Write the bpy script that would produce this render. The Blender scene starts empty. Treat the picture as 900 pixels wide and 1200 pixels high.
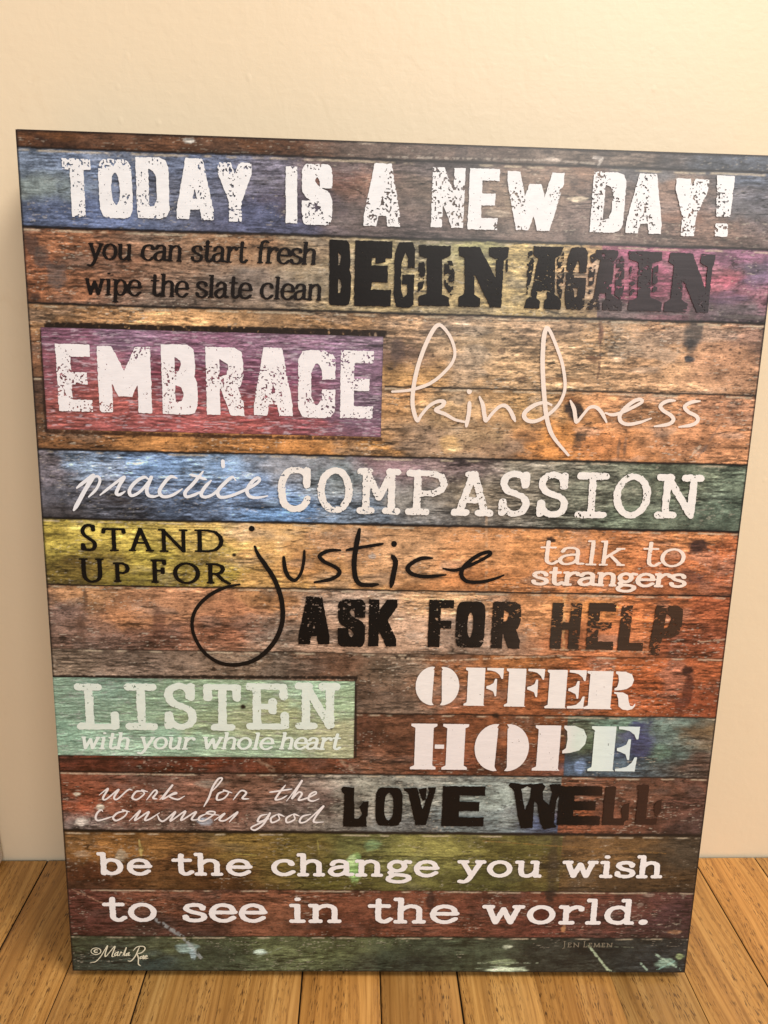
import bpy, math, random
import numpy as np
from mathutils import Matrix, Vector

# ------------------------------------------------------------------ camera, light, exposure
SC = bpy.context.scene
COL = SC.collection
W, H, T = 406.0, 508.0, 42.6            # sign: width, height, depth in mm
LEAN = 0.11455                          # it leans back against the wall
CAMPOS = np.array([-0.017998, -0.354950, 0.436600])
PITCH, YAW, ROLL, FPX = 0.306853, 0.028681, 0.029457, 830.968
WALL_Y, WALL_YAW = 0.10398, 0.015286


def cam_axes():
    cy, sy, cp, sp = math.cos(YAW), math.sin(YAW), math.cos(PITCH), math.sin(PITCH)
    f = np.array([sy * cp, cy * cp, -sp])
    r = np.array([cy, -sy, 0.0])
    u = np.cross(r, f)
    return r * math.cos(ROLL) + u * math.sin(ROLL), u * math.cos(ROLL) - r * math.sin(ROLL), f


R2, U2, F2 = cam_axes()
cam_data = bpy.data.cameras.new('camera')
cam = bpy.data.objects.new('camera', cam_data)
COL.objects.link(cam)
cam.matrix_world = Matrix(((R2[0], U2[0], -F2[0], CAMPOS[0]), (R2[1], U2[1], -F2[1], CAMPOS[1]),
                           (R2[2], U2[2], -F2[2], CAMPOS[2]), (0, 0, 0, 1)))
cam_data.sensor_fit = 'HORIZONTAL'
cam_data.sensor_width = 36.0
cam_data.lens = FPX / 900.0 * 36.0
cam_data.clip_start = 0.01
cam_data.clip_end = 50.0
SC.camera = cam

world = bpy.data.worlds.new('World')
SC.world = world
world.use_nodes = True
bg = world.node_tree.nodes['Background']
bg.inputs['Color'].default_value = (1.0, 0.94, 0.86, 1)
bg.inputs['Strength'].default_value = 0.26


def area_light(name, loc, target, size, power, color):
    l = bpy.data.lights.new(name, 'AREA')
    l.shape = 'RECTANGLE'
    l.size, l.size_y = size
    l.energy = power
    l.color = color
    o = bpy.data.objects.new(name, l)
    COL.objects.link(o)
    o.location = loc
    o.rotation_euler = (Vector(target) - Vector(loc)).to_track_quat('-Z', 'Y').to_euler()
    return o


area_light('ceiling_lamp', (1.0, -0.55, 1.9), (0.0, 0.05, 0.5), (0.7, 0.6), 29.5, (1.0, 0.94, 0.85))
area_light('room_window', (0.9, -2.6, 1.75), (0.0, 0.0, 0.4), (1.6, 1.2), 31.0, (1.0, 0.97, 0.93))

SC.view_settings.view_transform = 'Standard'
SC.view_settings.look = 'None'
SC.view_settings.exposure = 0.36
SC.view_settings.gamma = 1.0
SC.render.engine = 'CYCLES'


# ------------------------------------------------------------------ helpers
def s2l(c):
    c = np.asarray(c, float) / 255.0
    return np.where(c <= 0.04045, c / 12.92, ((c + 0.055) / 1.055) ** 2.4)


def pix_floor(px, py):
    d = F2 * FPX + R2 * (px - 450) + U2 * (600 - py)
    return CAMPOS + d * (-CAMPOS[2] / d[2])


NRM = np.array([0, -math.cos(LEAN), math.sin(LEAN)])
UPV = np.array([0, math.sin(LEAN), math.cos(LEAN)])
ORG = np.array([0, 0, T * 0.001 * math.sin(LEAN)])


def B(px, py):
    """measured point of the photograph -> millimetres on the sign's face (u right, v up)"""
    px, py = np.asarray(px, float), np.asarray(py, float)
    d = F2 * FPX + R2 * (px[..., None] - 450) + U2 * (600 - py[..., None])
    t = ((ORG - CAMPOS) @ NRM) / (d @ NRM)
    P = CAMPOS + d * t[..., None] - ORG
    return P[..., 0] * 1000 + W / 2, (P @ UPV) * 1000


def hash2(ix, iy, seed):
    h = (ix.astype(np.int64) * 374761393 + iy.astype(np.int64) * 668265263 + seed * 1442695041) & 0xFFFFFFFF
    h = ((h ^ (h >> 13)) * 1274126177) & 0xFFFFFFFF
    h = ((h ^ (h >> 16)) * 2246822519) & 0xFFFFFFFF
    return ((h ^ (h >> 15)) & 0xFFFFFF) / float(0xFFFFFF)


def vnoise(x, y, seed=0):
    x0, y0 = np.floor(x), np.floor(y)
    fx, fy = x - x0, y - y0
    fx, fy = fx * fx * (3 - 2 * fx), fy * fy * (3 - 2 * fy)
    a, b = hash2(x0, y0, seed), hash2(x0 + 1, y0, seed)
    c, d = hash2(x0, y0 + 1, seed), hash2(x0 + 1, y0 + 1, seed)
    return (a * (1 - fx) + b * fx) * (1 - fy) + (c * (1 - fx) + d * fx) * fy


def fbm(x, y, octv=4, seed=0, gain=0.5):
    s, amp, tot = 0.0, 1.0, 0.0
    for k in range(octv):
        s = s + amp * vnoise(x * 2.03 ** k + 17.3 * k, y * 2.03 ** k + 9.1 * k, seed + 31 * k)
        tot += amp
        amp *= gain
    return s / tot


def sstep(a, b, x):
    t = np.clip((x - a) / (b - a), 0, 1)
    return t * t * (3 - 2 * t)


def mesh_obj(name, verts, faces_flat, loop_tot, mat, parent=None, colors=None):
    me = bpy.data.meshes.new(name)
    nv = len(verts)
    me.vertices.add(nv)
    me.vertices.foreach_set('co', np.asarray(verts, np.float32).ravel())
    nl, nf = len(faces_flat), len(loop_tot)
    me.loops.add(nl)
    me.loops.foreach_set('vertex_index', np.asarray(faces_flat, np.int32))
    me.polygons.add(nf)
    ls = np.zeros(nf, np.int32)
    ls[1:] = np.cumsum(loop_tot)[:-1]
    me.polygons.foreach_set('loop_start', ls)
    me.polygons.foreach_set('loop_total', np.asarray(loop_tot, np.int32))
    me.update(calc_edges=True)
    if colors is not None:
        at = me.color_attributes.new('paint', 'FLOAT_COLOR', 'POINT')
        c4 = np.ones((nv, 4), np.float32)
        c4[:, :3] = colors
        at.data.foreach_set('color', c4.ravel())
    me.materials.append(mat)
    o = bpy.data.objects.new(name, me)
    COL.objects.link(o)
    o.parent = parent
    return o


def poly_obj(name, verts, faces, mat, parent=None):
    me = bpy.data.meshes.new(name)
    me.from_pydata([tuple(v) for v in verts], [], faces)
    me.update()
    me.materials.append(mat)
    o = bpy.data.objects.new(name, me)
    COL.objects.link(o)
    o.parent = parent
    return o


class NT:
    def __init__(s, name):
        s.m = bpy.data.materials.new(name)
        s.m.use_nodes = True
        s.t = s.m.node_tree
        s.b = s.t.nodes['Principled BSDF']

    def n(s, kind, **kw):
        x = s.t.nodes.new(kind)
        for k, v in kw.items():
            if k in x.inputs:
                x.inputs[k].default_value = v
            else:
                setattr(x, k, v)
        return x

    def l(s, a, b):
        s.t.links.new(a, b)

    def math(s, op, a, b=None, c=None):
        x = s.n('ShaderNodeMath', operation=op)
        for i, v in enumerate((a, b, c)):
            if v is None:
                continue
            if hasattr(v, 'is_linked'):
                s.l(v, x.inputs[i])
            else:
                x.inputs[i].default_value = v
        return x.outputs[0]

    def mix(s, blend, fac, a, b):
        x = s.n('ShaderNodeMix', data_type='RGBA', blend_type=blend)
        for sock, v in ((x.inputs[0], fac), (x.inputs[6], a), (x.inputs[7], b)):
            if hasattr(v, 'is_linked'):
                s.l(v, sock)
            else:
                sock.default_value = v
        return x.outputs[2]

    def ramp(s, fac, stops, interp='LINEAR'):
        x = s.n('ShaderNodeValToRGB')
        x.color_ramp.interpolation = interp
        e = x.color_ramp.elements
        while len(e) < len(stops):
            e.new(0.5)
        for i, (p, c) in enumerate(stops):
            e[i].position = p
            e[i].color = c if len(c) == 4 else (*c, 1)
        s.l(fac, x.inputs[0])
        return x.outputs[0]

    def noise(s, vec, scale, detail=4, rough=0.5, dist=0.0):
        x = s.n('ShaderNodeTexNoise', Scale=scale, Detail=detail, Roughness=rough, Distortion=dist)
        s.l(vec, x.inputs['Vector'])
        return x.outputs['Fac']

    def mapping(s, scale, src=None, loc=(0, 0, 0)):
        if src is None:
            src = s.n('ShaderNodeTexCoord').outputs['Object']
        x = s.n('ShaderNodeMapping')
        x.inputs['Scale'].default_value = scale
        x.inputs['Location'].default_value = loc
        s.l(src, x.inputs['Vector'])
        return x.outputs[0]

    def bump(s, h, strength, dist):
        x = s.n('ShaderNodeBump', Strength=strength, Distance=dist)
        s.l(h, x.inputs['Height'])
        s.l(x.outputs[0], s.b.inputs['Normal'])


def print_material(name, rough, grain, spec=0.35, speck=0.0):
    t = NT(name)
    a = t.n('ShaderNodeAttribute', attribute_name='paint').outputs['Color']
    f = t.noise(t.mapping((260, 260, 1500)), 1.0, 4, 0.6)
    k = t.ramp(f, [(0.25, (1 - grain,) * 3), (0.75, (1 + grain,) * 3)])
    col = t.mix('MULTIPLY', 1.0, a, k)
    if speck:
        # crisp pepper and long hairlines of old timber
        p = t.noise(t.mapping((820, 820, 1500)), 1.0, 3, 0.7)
        col = t.mix('MULTIPLY', 1.0, col, t.ramp(p, [(0.30, (1 - speck,) * 3), (0.5, (1, 1, 1)), (0.72, (1 + speck * 1.3,) * 3)]))
        q = t.noise(t.mapping((48, 48, 900)), 1.0, 3, 0.6)
        col = t.mix('MULTIPLY', 1.0, col, t.ramp(q, [(0.30, (1 - speck,) * 3), (0.46, (1, 1, 1)), (0.75, (1 + speck * .5,) * 3)]))
    t.l(col, t.b.inputs['Base Color'])
    r = t.noise(t.mapping((30, 30, 60)), 1.0, 3)
    t.l(t.math('MULTIPLY_ADD', r, 0.16, rough - 0.08), t.b.inputs['Roughness'])
    t.b.inputs['Specular IOR Level'].default_value = spec
    t.bump(t.noise(t.mapping((700, 700, 700)), 1.0, 2), 0.05, 0.0004)
    return t.m


M_FACE = print_material('printed_boards', 0.30, 0.30, 0.38, 0.28)
M_PANEL = print_material('printed_panel', 0.32, 0.16, 0.45, 0.28)
M_INK = print_material('printed_ink', 0.34, 0.05, 0.22)

t = NT('black_edge')
e = t.noise(t.mapping((60, 60, 60)), 1.0, 4)
t.l(t.ramp(e, [(0.35, (0.012, 0.009, 0.008)), (0.75, (0.05, 0.03, 0.022))]), t.b.inputs['Base Color'])
t.b.inputs['Roughness'].default_value = 0.5
t.bump(e, 0.2, 0.001)
M_EDGE = t.m

# ------------------------------------------------------------------ wall, trim, floor
t = NT('cream_wall_paint')
big = t.noise(t.mapping((3, 3, 3)), 1.0, 4)
fine = t.noise(t.mapping((190, 190, 260)), 1.0, 5, 0.6, 0.4)
brush = t.noise(t.mapping((22, 22, 330)), 1.0, 4, 0.6)
peel = t.noise(t.mapping((95, 95, 60)), 1.0, 3, 0.5, 0.6)
dirt = t.noise(t.mapping((14, 14, 10)), 1.0, 6, 0.7)
c = t.ramp(big, [(0.3, tuple(s2l((239, 219, 188)))), (0.7, tuple(s2l((243, 224, 194))))])
c = t.mix('MULTIPLY', 1.0, c, t.ramp(dirt, [(0.22, (0.93, 0.90, 0.86)), (0.36, (1, 1, 1))]))
t.l(c, t.b.inputs['Base Color'])
t.b.inputs['Roughness'].default_value = 0.36
h = t.math('ADD', t.math('MULTIPLY', fine, 0.6), t.math('ADD', t.math('MULTIPLY', brush, 0.22), t.math('MULTIPLY', peel, 0.9)))
nib = t.n('ShaderNodeTexVoronoi', Scale=1.0)
t.l(t.mapping((46, 46, 38)), nib.inputs['Vector'])
nibs = t.ramp(nib.outputs['Distance'], [(0.03, (1, 1, 1)), (0.09, (0, 0, 0))])
h = t.math('ADD', h, t.math('MULTIPLY', nibs, 0.5))
t.bump(h, 0.12, 0.0014)
M_WALL = t.m

t = NT('trim_paint')
f = t.noise(t.mapping((40, 40, 12)), 1.0, 5)
t.l(t.ramp(f, [(0.3, tuple(s2l((205, 188, 165)))), (0.7, tuple(s2l((226, 212, 190))))]), t.b.inputs['Base Color'])
t.b.inputs['Roughness'].default_value = 0.35
t.bump(f, 0.1, 0.001)
M_TRIM = t.m

wc, ws = math.cos(WALL_YAW), math.sin(WALL_YAW)


def wallp(s, d, z):                     # along the wall, out of the wall (towards the room), up
    return (s * wc + d * ws, WALL_Y + s * ws - d * wc, z)


def box_on_wall(name, s0, s1, d0, d1, z0, z1, mat, bev=0.0):
    vs = [wallp(s, d, z) for z in (z0, z1) for d in (d0, d1) for s in (s0, s1)]
    o = poly_obj(name, vs, [(0, 1, 3, 2), (4, 6, 7, 5), (0, 4, 5, 1), (2, 3, 7, 6), (0, 2, 6, 4), (1, 5, 7, 3)], mat)
    if bev:
        b = o.modifiers.new('bevel', 'BEVEL')
        b.width = bev
        b.segments = 4
    return o


def fix_normals(o):
    import bmesh
    bm = bmesh.new()
    bm.from_mesh(o.data)
    bmesh.ops.recalc_face_normals(bm, faces=bm.faces)
    bm.to_mesh(o.data)
    bm.free()


wall = box_on_wall('wall', -1.3, 1.3, -0.1, 0.0, -0.004, 1.7, M_WALL)
wall['kind'] = 'structure'
fix_normals(wall)
tp = pix_floor(6.5, 1007)
ts = tp[0] * wc + (tp[1] - WALL_Y) * ws
trim = box_on_wall('trim', ts - 0.07, ts, 0.0006, 0.013, 0.0006, 1.69, M_TRIM, 0.004)
trim['kind'] = 'structure'
fix_normals(trim)

t = NT('oak_strip_floor')
tc = t.n('ShaderNodeTexCoord').outputs['Object']
at = t.n('ShaderNodeAttribute', attribute_name='paint')
sx = t.n('ShaderNodeSeparateColor')
t.l(at.outputs['Color'], sx.inputs[0])
off = t.n('ShaderNodeCombineXYZ')
t.l(t.math('MULTIPLY', sx.outputs[0], 37.0), off.inputs[0])
t.l(t.math('MULTIPLY', sx.outputs[1], 23.0), off.inputs[1])
va = t.n('ShaderNodeVectorMath', operation='ADD')
t.l(tc, va.inputs[0])
t.l(off.outputs[0], va.inputs[1])
P = va.outputs[0]
warp = t.noise(t.mapping((9, 3, 1), P), 1.0, 3)
wv = t.n('ShaderNodeCombineXYZ')
t.l(t.math('MULTIPLY', warp, 0.03), wv.inputs[0])
vb = t.n('ShaderNodeVectorMath', operation='ADD')
t.l(P, vb.inputs[0])
t.l(wv.outputs[0], vb.inputs[1])
Q = vb.outputs[0]
g1 = t.noise(t.mapping((95, 4, 1), Q), 1.0, 5, 0.6)
g2 = t.noise(t.mapping((700, 22, 1), Q), 1.0, 4, 0.6)
blot = t.noise(t.mapping((22, 6, 1), P), 1.0, 4)
pore = t.noise(t.mapping((1300, 170, 1), Q), 1.0, 2, 0.5)
poreband = t.noise(t.mapping((110, 4, 1), Q), 1.0, 2, 0.5)
base = t.ramp(g1, [(0.25, tuple(s2l((134, 93, 47)))), (0.5, tuple(s2l((172, 126, 68)))), (0.75, tuple(s2l((197, 154, 94))))])
base = t.mix('MULTIPLY', 1.0, base, t.ramp(g2, [(0.28, (0.78, 0.74, 0.66)), (0.55, (1.06, 1.06, 1.06))]))
base = t.mix('MULTIPLY', 1.0, base, t.ramp(blot, [(0.3, (0.80, 0.77, 0.72)), (0.7, (1.1, 1.1, 1.1))]))
wav = t.n('ShaderNodeTexWave', Scale=1.0, Distortion=7.0, Detail=3.0)
wav.inputs['Detail Scale'].default_value = 1.2
t.l(t.mapping((62, 2.6, 1), Q), wav.inputs['Vector'])
base = t.mix('MULTIPLY', 1.0, base, t.ramp(wav.outputs['Fac'], [(0.0, (0.82, 0.78, 0.71)), (0.3, (1.0, 1.0, 1.0)), (1.0, (1.04, 1.04, 1.04))]))
tone = t.n('ShaderNodeCombineColor')
tv = t.math('MULTIPLY_ADD', sx.outputs[2], 0.62, 0.70)
for i in range(3):
    t.l(tv, tone.inputs[i])
base = t.mix('MULTIPLY', 1.0, base, tone.outputs[0])
pf = t.math('MULTIPLY', t.ramp(pore, [(0.55, (0, 0, 0)), (0.63, (1, 1, 1))]), t.ramp(poreband, [(0.40, (0, 0, 0)), (0.58, (1, 1, 1))]))
pf = t.math('MULTIPLY', pf, 0.85)
reddish = t.noise(t.mapping((7, 1.2, 1), P), 1.0, 2)
base = t.mix('MULTIPLY', 1.0, base, t.ramp(reddish, [(0.3, (1.03, 0.96, 0.88)), (0.7, (0.98, 1.02, 1.04))]))
base = t.mix('MIX', pf, base, (*s2l((70, 42, 20)), 1))
knot = t.n('ShaderNodeTexVoronoi', Scale=1.0, Randomness=1.0)
t.l(t.mapping((17, 11, 1), P), knot.inputs['Vector'])
kf = t.ramp(knot.outputs['Distance'], [(0.025, (1, 1, 1)), (0.06, (0, 0, 0))])
base = t.mix('MIX', t.math('MULTIPLY', kf, 0.8), base, (*s2l((55, 28, 14)), 1))
# worn patches and fine scratches in the varnish
scr = t.noise(t.mapping((260, 14, 1), tc), 1.0, 3, 0.7)
base = t.mix('MULTIPLY', 1.0, base, t.ramp(scr, [(0.26, (0.72, 0.68, 0.62)), (0.36, (1, 1, 1))]))
t.l(base, t.b.inputs['Base Color'])
t.l(t.math('MULTIPLY_ADD', blot, 0.25, 0.24), t.b.inputs['Roughness'])
t.bump(t.math('ADD', t.math('MULTIPLY', pf, -0.8), t.math('MULTIPLY', g2, 0.3)), 0.2, 0.0006)
M_FLOOR = t.m

t = NT('floor_gap')
t.b.inputs['Base Color'].default_value = (0.018, 0.009, 0.005, 1)
M_GAP = t.m

# one sheet: each strip has its own dipped edges and tone
cuts = [-0.2080 + 0.05167 * k for k in range(-22, 24)]
rng = random.Random(11)
fv, ff, fl, fcol, fmat = [], [], [], [], []
SEAM = {0: .00025, 2: .00008, 6: .00004, 7: .00005, 8: .0002, -1: .0005, 1: .00045, 3: .0005, 4: .0004, 5: .0006, 9: .0004}
TONES = {-1: .56, -2: .72, 0: .48, 1: .44, 2: .56, 3: .90, 4: .34, 5: .84, 6: .56, 7: .18, 8: .5, 9: .66, 10: .5}
for i, x0 in enumerate(cuts[:-1]):
    x1 = cuts[i + 1]
    k = i - 22
    y = -1.3
    ys = [y]
    while y < 0.10:
        y += rng.uniform(0.45, 0.95)
        ys.append(min(y, 0.1022))
    if -3 <= k <= 10:
        ys = [-1.3, rng.uniform(-0.75, -0.42), 0.1022]
    for a, b in zip(ys[:-1], ys[1:]):
        if b - a < 0.03:
            continue
        tone = TONES.get(k, rng.uniform(.3, .9)) if b > 0.1 else rng.uniform(.3, .9)
        r1, r2 = rng.random(), rng.random()
        gl, gr = SEAM.get(k, .0004), SEAM.get(k + 1, .0004)
        prof = [(x0, -0.002), (x0 + gl, -0.0004 * gl / .00045), (x0 + gl * 3, 0.0), (x1 - gr * 3, 0.0), (x1 - gr, -0.0004 * gr / .00045), (x1, -0.002)]
        n0 = len(fv)
        for (px_, pz_) in prof:
            fv.append((px_ * wc - a * ws * 0, a, pz_))
        for (px_, pz_) in prof:
            fv.append((px_, b - 0.0004, pz_))
        fcol += [(r1, r2, tone)] * 12
        for q in range(5):
            ff += [n0 + q, n0 + q + 1, n0 + q + 7, n0 + q + 6]
            fl.append(4)
            fmat.append(1 if q in (0, 4) else 0)
n0 = len(fv)
fv += [(-1.4, -1.35, -0.0025), (1.4, -1.35, -0.0025), (1.4, 0.2, -0.0025), (-1.4, 0.2, -0.0025)]
fcol += [(0, 0, 0)] * 4
ff += [n0, n0 + 1, n0 + 2, n0 + 3]
fl.append(4)
fmat.append(1)
floor = mesh_obj('floor', fv, ff, fl, M_FLOOR, None, np.array(fcol))
floor.data.materials.append(M_GAP)
floor.data.polygons.foreach_set('material_index', np.array(fmat, np.int32))
floor['kind'] = 'structure'
floor.rotation_euler.z = WALL_YAW

# ------------------------------------------------------------------ the sign
sign = bpy.data.objects.new('wall_sign', None)
COL.objects.link(sign)
sign.location = (0, 0, T * 0.001 * math.sin(LEAN))
sign.rotation_euler = (-LEAN, 0, 0)
sign['label'] = 'tall wooden plank sign of painted boards with uplifting sayings, leaning against the cream wall'
sign['category'] = 'sign'


def body_box():
    import bmesh
    bm = bmesh.new()
    bmesh.ops.create_cube(bm, size=1.0)
    for v in bm.verts:
        v.co = Vector((v.co.x * W * 0.001, (v.co.y + 0.5) * T * 0.001, (v.co.z + 0.5) * H * 0.001))
    bmesh.ops.bevel(bm, geom=[e for e in bm.edges], offset=0.0012, segments=3, profile=0.5, affect='EDGES')
    me = bpy.data.meshes.new('backing_box')
    bm.to_mesh(me)
    bm.free()
    me.materials.append(M_EDGE)
    o = bpy.data.objects.new('backing_box', me)
    COL.objects.link(o)
    o.parent = sign
    return o


body_box()

ALB = np.array([1.05, 1.09, 1.08])                               # photographed tone -> paint tone


# colour samples per board: (px, py, (r, g, b)) read from the photo's boards
BOARDS = [
 # v0, v1, grain, flecks, samples
 (499.0, 508.0, .8, .5, [(60,165,(74,46,34)),(60,159,(120,72,36)),(300,168,(118,72,40)),(300,177,(66,48,40)),(450,176,(98,80,72)),(500,183,(104,86,78)),(700,190,(106,90,80)),(880,195,(80,84,96))]),
 (460.0, 499.0, .7, .6, [(30,190,(108,120,144)),(40,215,(118,128,130)),(40,250,(80,90,120)),(100,192,(116,130,162)),(110,255,(88,100,136)),(200,215,(94,98,118)),(215,190,(112,122,152)),(250,192,(102,110,138)),(300,200,(112,106,124)),(310,255,(88,92,124)),(340,240,(82,72,88)),(420,215,(126,92,78)),(430,255,(92,78,76)),(400,195,(100,84,84)),(500,220,(112,94,84)),(520,195,(96,84,84)),(600,230,(122,100,84)),(680,200,(120,92,76)),(700,255,(108,90,84)),(800,220,(128,100,86)),(760,200,(96,92,96)),(870,240,(94,90,98)),(890,205,(84,92,112)),(830,195,(82,84,94)),(830,265,(124,96,84))]),
 (421.0, 460.0, .9, .8, [(40,300,(128,76,48)),(35,335,(134,80,48)),(70,285,(136,86,56)),(70,335,(138,88,58)),(130,310,(124,84,62)),(200,300,(120,90,70)),(200,340,(116,92,78)),(300,330,(124,106,96)),(290,290,(136,100,72)),(370,290,(140,116,92)),(385,320,(150,128,100)),(450,300,(172,152,106)),(460,345,(178,152,104)),(560,285,(150,142,92)),(600,340,(172,146,94)),(620,290,(184,156,96)),(680,300,(178,142,92)),(700,322,(172,134,104)),(712,283,(168,100,116)),(735,285,(168,84,120)),(740,340,(150,70,96)),(780,300,(152,78,104)),(850,325,(168,82,100)),(860,300,(142,92,120)),(890,320,(116,92,120)),(885,350,(130,84,98)),(860,364,(98,84,90)),(720,362,(110,92,92))]),
 (381.5, 421.0, .9, .9, [(60,370,(166,120,78)),(200,370,(178,132,86)),(400,380,(162,120,80)),(42,415,(118,78,52)),(470,385,(170,132,98)),(465,415,(132,100,80)),(475,440,(192,142,84)),(520,385,(158,130,106)),(560,400,(186,152,116)),(620,430,(190,150,108)),(700,410,(182,142,102)),(640,385,(160,128,100)),(760,420,(184,138,98)),(800,385,(162,120,88)),(850,420,(166,118,86)),(890,400,(136,100,84))]),
 (342.0, 381.5, .9, .9, [(55,470,(100,64,42)),(45,455,(92,60,42)),(46,485,(104,70,46)),(50,512,(126,82,46)),(60,520,(120,78,42)),(200,518,(166,110,54)),(350,525,(178,116,54)),(440,528,(188,130,64)),(470,475,(172,124,76)),(500,510,(152,122,98)),(470,525,(130,104,84)),(560,510,(168,134,98)),(520,480,(172,136,96)),(620,480,(176,134,84)),(600,525,(140,110,88)),(650,512,(206,132,54)),(640,535,(196,124,52)),(700,522,(194,122,66)),(730,470,(192,132,84)),(760,490,(198,138,92)),(820,515,(192,128,84)),(850,480,(176,120,86))]),
 (302.5, 342.0, 1.1, .5, [(55,540,(100,90,96)),(60,560,(110,102,112)),(100,545,(112,130,158)),(180,540,(112,142,188)),(250,545,(118,142,176)),(60,600,(64,58,62)),(150,597,(70,70,80)),(100,575,(92,92,104)),(220,595,(86,100,128)),(280,580,(112,134,172)),(330,603,(98,134,182)),(340,545,(130,130,140)),(400,560,(118,126,132)),(420,600,(104,116,134)),(480,590,(122,116,112)),(450,545,(128,100,106)),(530,545,(134,110,110)),(560,575,(140,124,106)),(620,560,(130,120,106)),(700,575,(120,120,104)),(800,560,(108,114,94)),(850,595,(80,92,78)),(860,560,(94,104,88)),(740,610,(92,100,84))]),
 (263.0, 302.5, .8, .7, [(55,625,(140,120,36)),(60,640,(160,140,48)),(120,620,(198,172,64)),(90,660,(84,66,22)),(60,672,(110,90,30)),(130,660,(120,98,30)),(180,650,(180,158,54)),(160,682,(120,104,30)),(250,640,(182,152,70)),(260,675,(148,124,40)),(300,625,(200,154,96)),(300,650,(176,132,72)),(300,680,(170,126,66)),(350,660,(182,126,70)),(400,640,(182,132,92)),(480,650,(192,142,98)),(560,650,(186,126,76)),(560,675,(186,116,60)),(620,640,(192,126,70)),(700,670,(190,112,56)),(780,675,(170,94,50)),(800,630,(188,116,64)),(850,650,(182,98,50)),(850,685,(148,80,46))]),
 (223.5, 263.0, .9, .8, [(70,720,(122,94,84)),(66,740,(118,90,78)),(100,698,(166,118,78)),(150,725,(168,112,72)),(130,750,(120,90,78)),(190,745,(118,78,62)),(200,710,(152,104,72)),(280,715,(168,110,74)),(270,740,(140,88,62)),(330,745,(148,120,102)),(320,700,(176,122,74)),(400,705,(160,132,114)),(460,735,(180,142,116)),(550,745,(168,136,116)),(520,705,(182,138,98)),(620,715,(198,132,80)),(680,705,(202,126,58)),(700,750,(172,98,54)),(760,720,(192,106,50)),(840,710,(166,84,44)),(820,750,(140,70,40))]),
 (184.5, 223.5, .9, .8, [(70,780,(130,106,90)),(150,780,(132,106,92)),(300,775,(146,116,96)),(400,782,(134,92,70)),(440,785,(118,92,74)),(430,815,(104,78,64)),(470,830,(126,98,82)),(470,780,(136,108,90)),(540,835,(156,86,48)),(540,785,(160,96,56)),(590,780,(180,106,50)),(640,810,(170,90,42)),(680,832,(170,88,40)),(720,785,(178,92,42)),(760,805,(168,80,34)),(830,785,(160,78,38)),(825,825,(148,68,34))]),
 (143.5, 184.5, .9, .8, [(100,897,(92,42,28)),(250,897,(112,54,34)),(400,900,(118,62,40)),(430,860,(98,58,42)),(440,895,(124,78,56)),(470,855,(116,70,48)),(560,860,(134,72,40)),(530,895,(126,66,40)),(640,885,(140,74,44)),(620,855,(150,82,40)),(655,870,(136,76,44)),(668,897,(76,92,116)),(672,860,(104,104,80)),(690,870,(98,114,86)),(700,895,(70,84,96)),(730,880,(70,84,110)),(745,860,(78,84,116)),(720,852,(104,128,110)),(780,880,(86,102,96)),(785,855,(104,120,112)),(830,860,(120,92,64)),(830,895,(92,66,56))]),
 (103.0, 143.5, .9, .9, [(80,925,(120,62,40)),(90,940,(142,70,44)),(150,950,(130,74,54)),(95,968,(132,110,106)),(250,945,(120,74,58)),(200,968,(134,100,88)),(300,920,(126,84,66)),(370,940,(124,96,88)),(410,945,(146,134,122)),(440,925,(150,142,130)),(480,930,(168,164,154)),(480,968,(126,124,124)),(580,935,(152,158,152)),(600,962,(118,126,126)),(540,966,(120,126,128)),(635,965,(84,92,124)),(640,920,(150,150,144)),(648,935,(112,112,112)),(662,925,(150,84,50)),(665,955,(150,78,42)),(720,950,(118,68,48)),(760,930,(116,72,54)),(800,940,(104,64,54)),(820,972,(80,54,50))]),
 (61.5, 103.0, .7, .6, [(90,985,(118,84,44)),(110,990,(146,100,44)),(100,1025,(92,52,30)),(180,995,(132,92,42)),(200,1010,(104,68,34)),(250,1032,(82,52,24)),(300,992,(124,100,42)),(350,995,(110,96,40)),(400,1025,(88,84,32)),(430,990,(104,108,56)),(500,990,(138,134,64)),(480,1010,(120,120,58)),(560,1032,(84,84,34)),(600,995,(104,98,40)),(650,1015,(96,80,34)),(720,997,(112,82,44)),(780,1035,(74,54,30)),(810,1000,(70,60,46))]),
 (27.0, 61.5, .8, .7, [(90,1060,(96,50,42)),(100,1080,(84,44,38)),(200,1058,(116,66,46)),(200,1090,(80,48,40)),(320,1070,(130,76,52)),(400,1085,(112,58,40)),(440,1055,(122,66,44)),(500,1060,(138,76,52)),(560,1065,(112,58,42)),(640,1082,(102,50,38)),(660,1055,(116,60,40)),(720,1070,(92,50,42)),(790,1075,(72,42,44))]),
 (0.0, 27.0, .9, .6, [(90,1105,(74,78,56)),(120,1120,(50,56,50)),(200,1107,(80,84,54)),(180,1130,(56,68,64)),(260,1125,(70,76,56)),(330,1108,(98,102,66)),(400,1110,(82,86,54)),(450,1128,(56,62,48)),(560,1118,(66,72,54)),(650,1122,(52,52,44)),(720,1110,(48,48,44)),(790,1122,(46,48,50))]),
]


SPLIT = {2: (703, 322), 9: (663, 872), 10: (656, 940), 11: (657, 1010)}


def idw(u, v, samples, ky=2.2, split=None):
    num = np.zeros(u.shape + (3,))
    den = np.zeros(u.shape)
    for (px, py, c) in samples:
        a, b = B(px, py)
        w = 1.0 / ((u - a) ** 2 + (ky * (v - b)) ** 2 + 12.0) ** 1.7
        if split is not None:
            w = w * np.where((u > split) == (a > split), 1.0, .02)
        num += w[..., None] * s2l(c)
        den += w
    return num / den[..., None]


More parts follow.
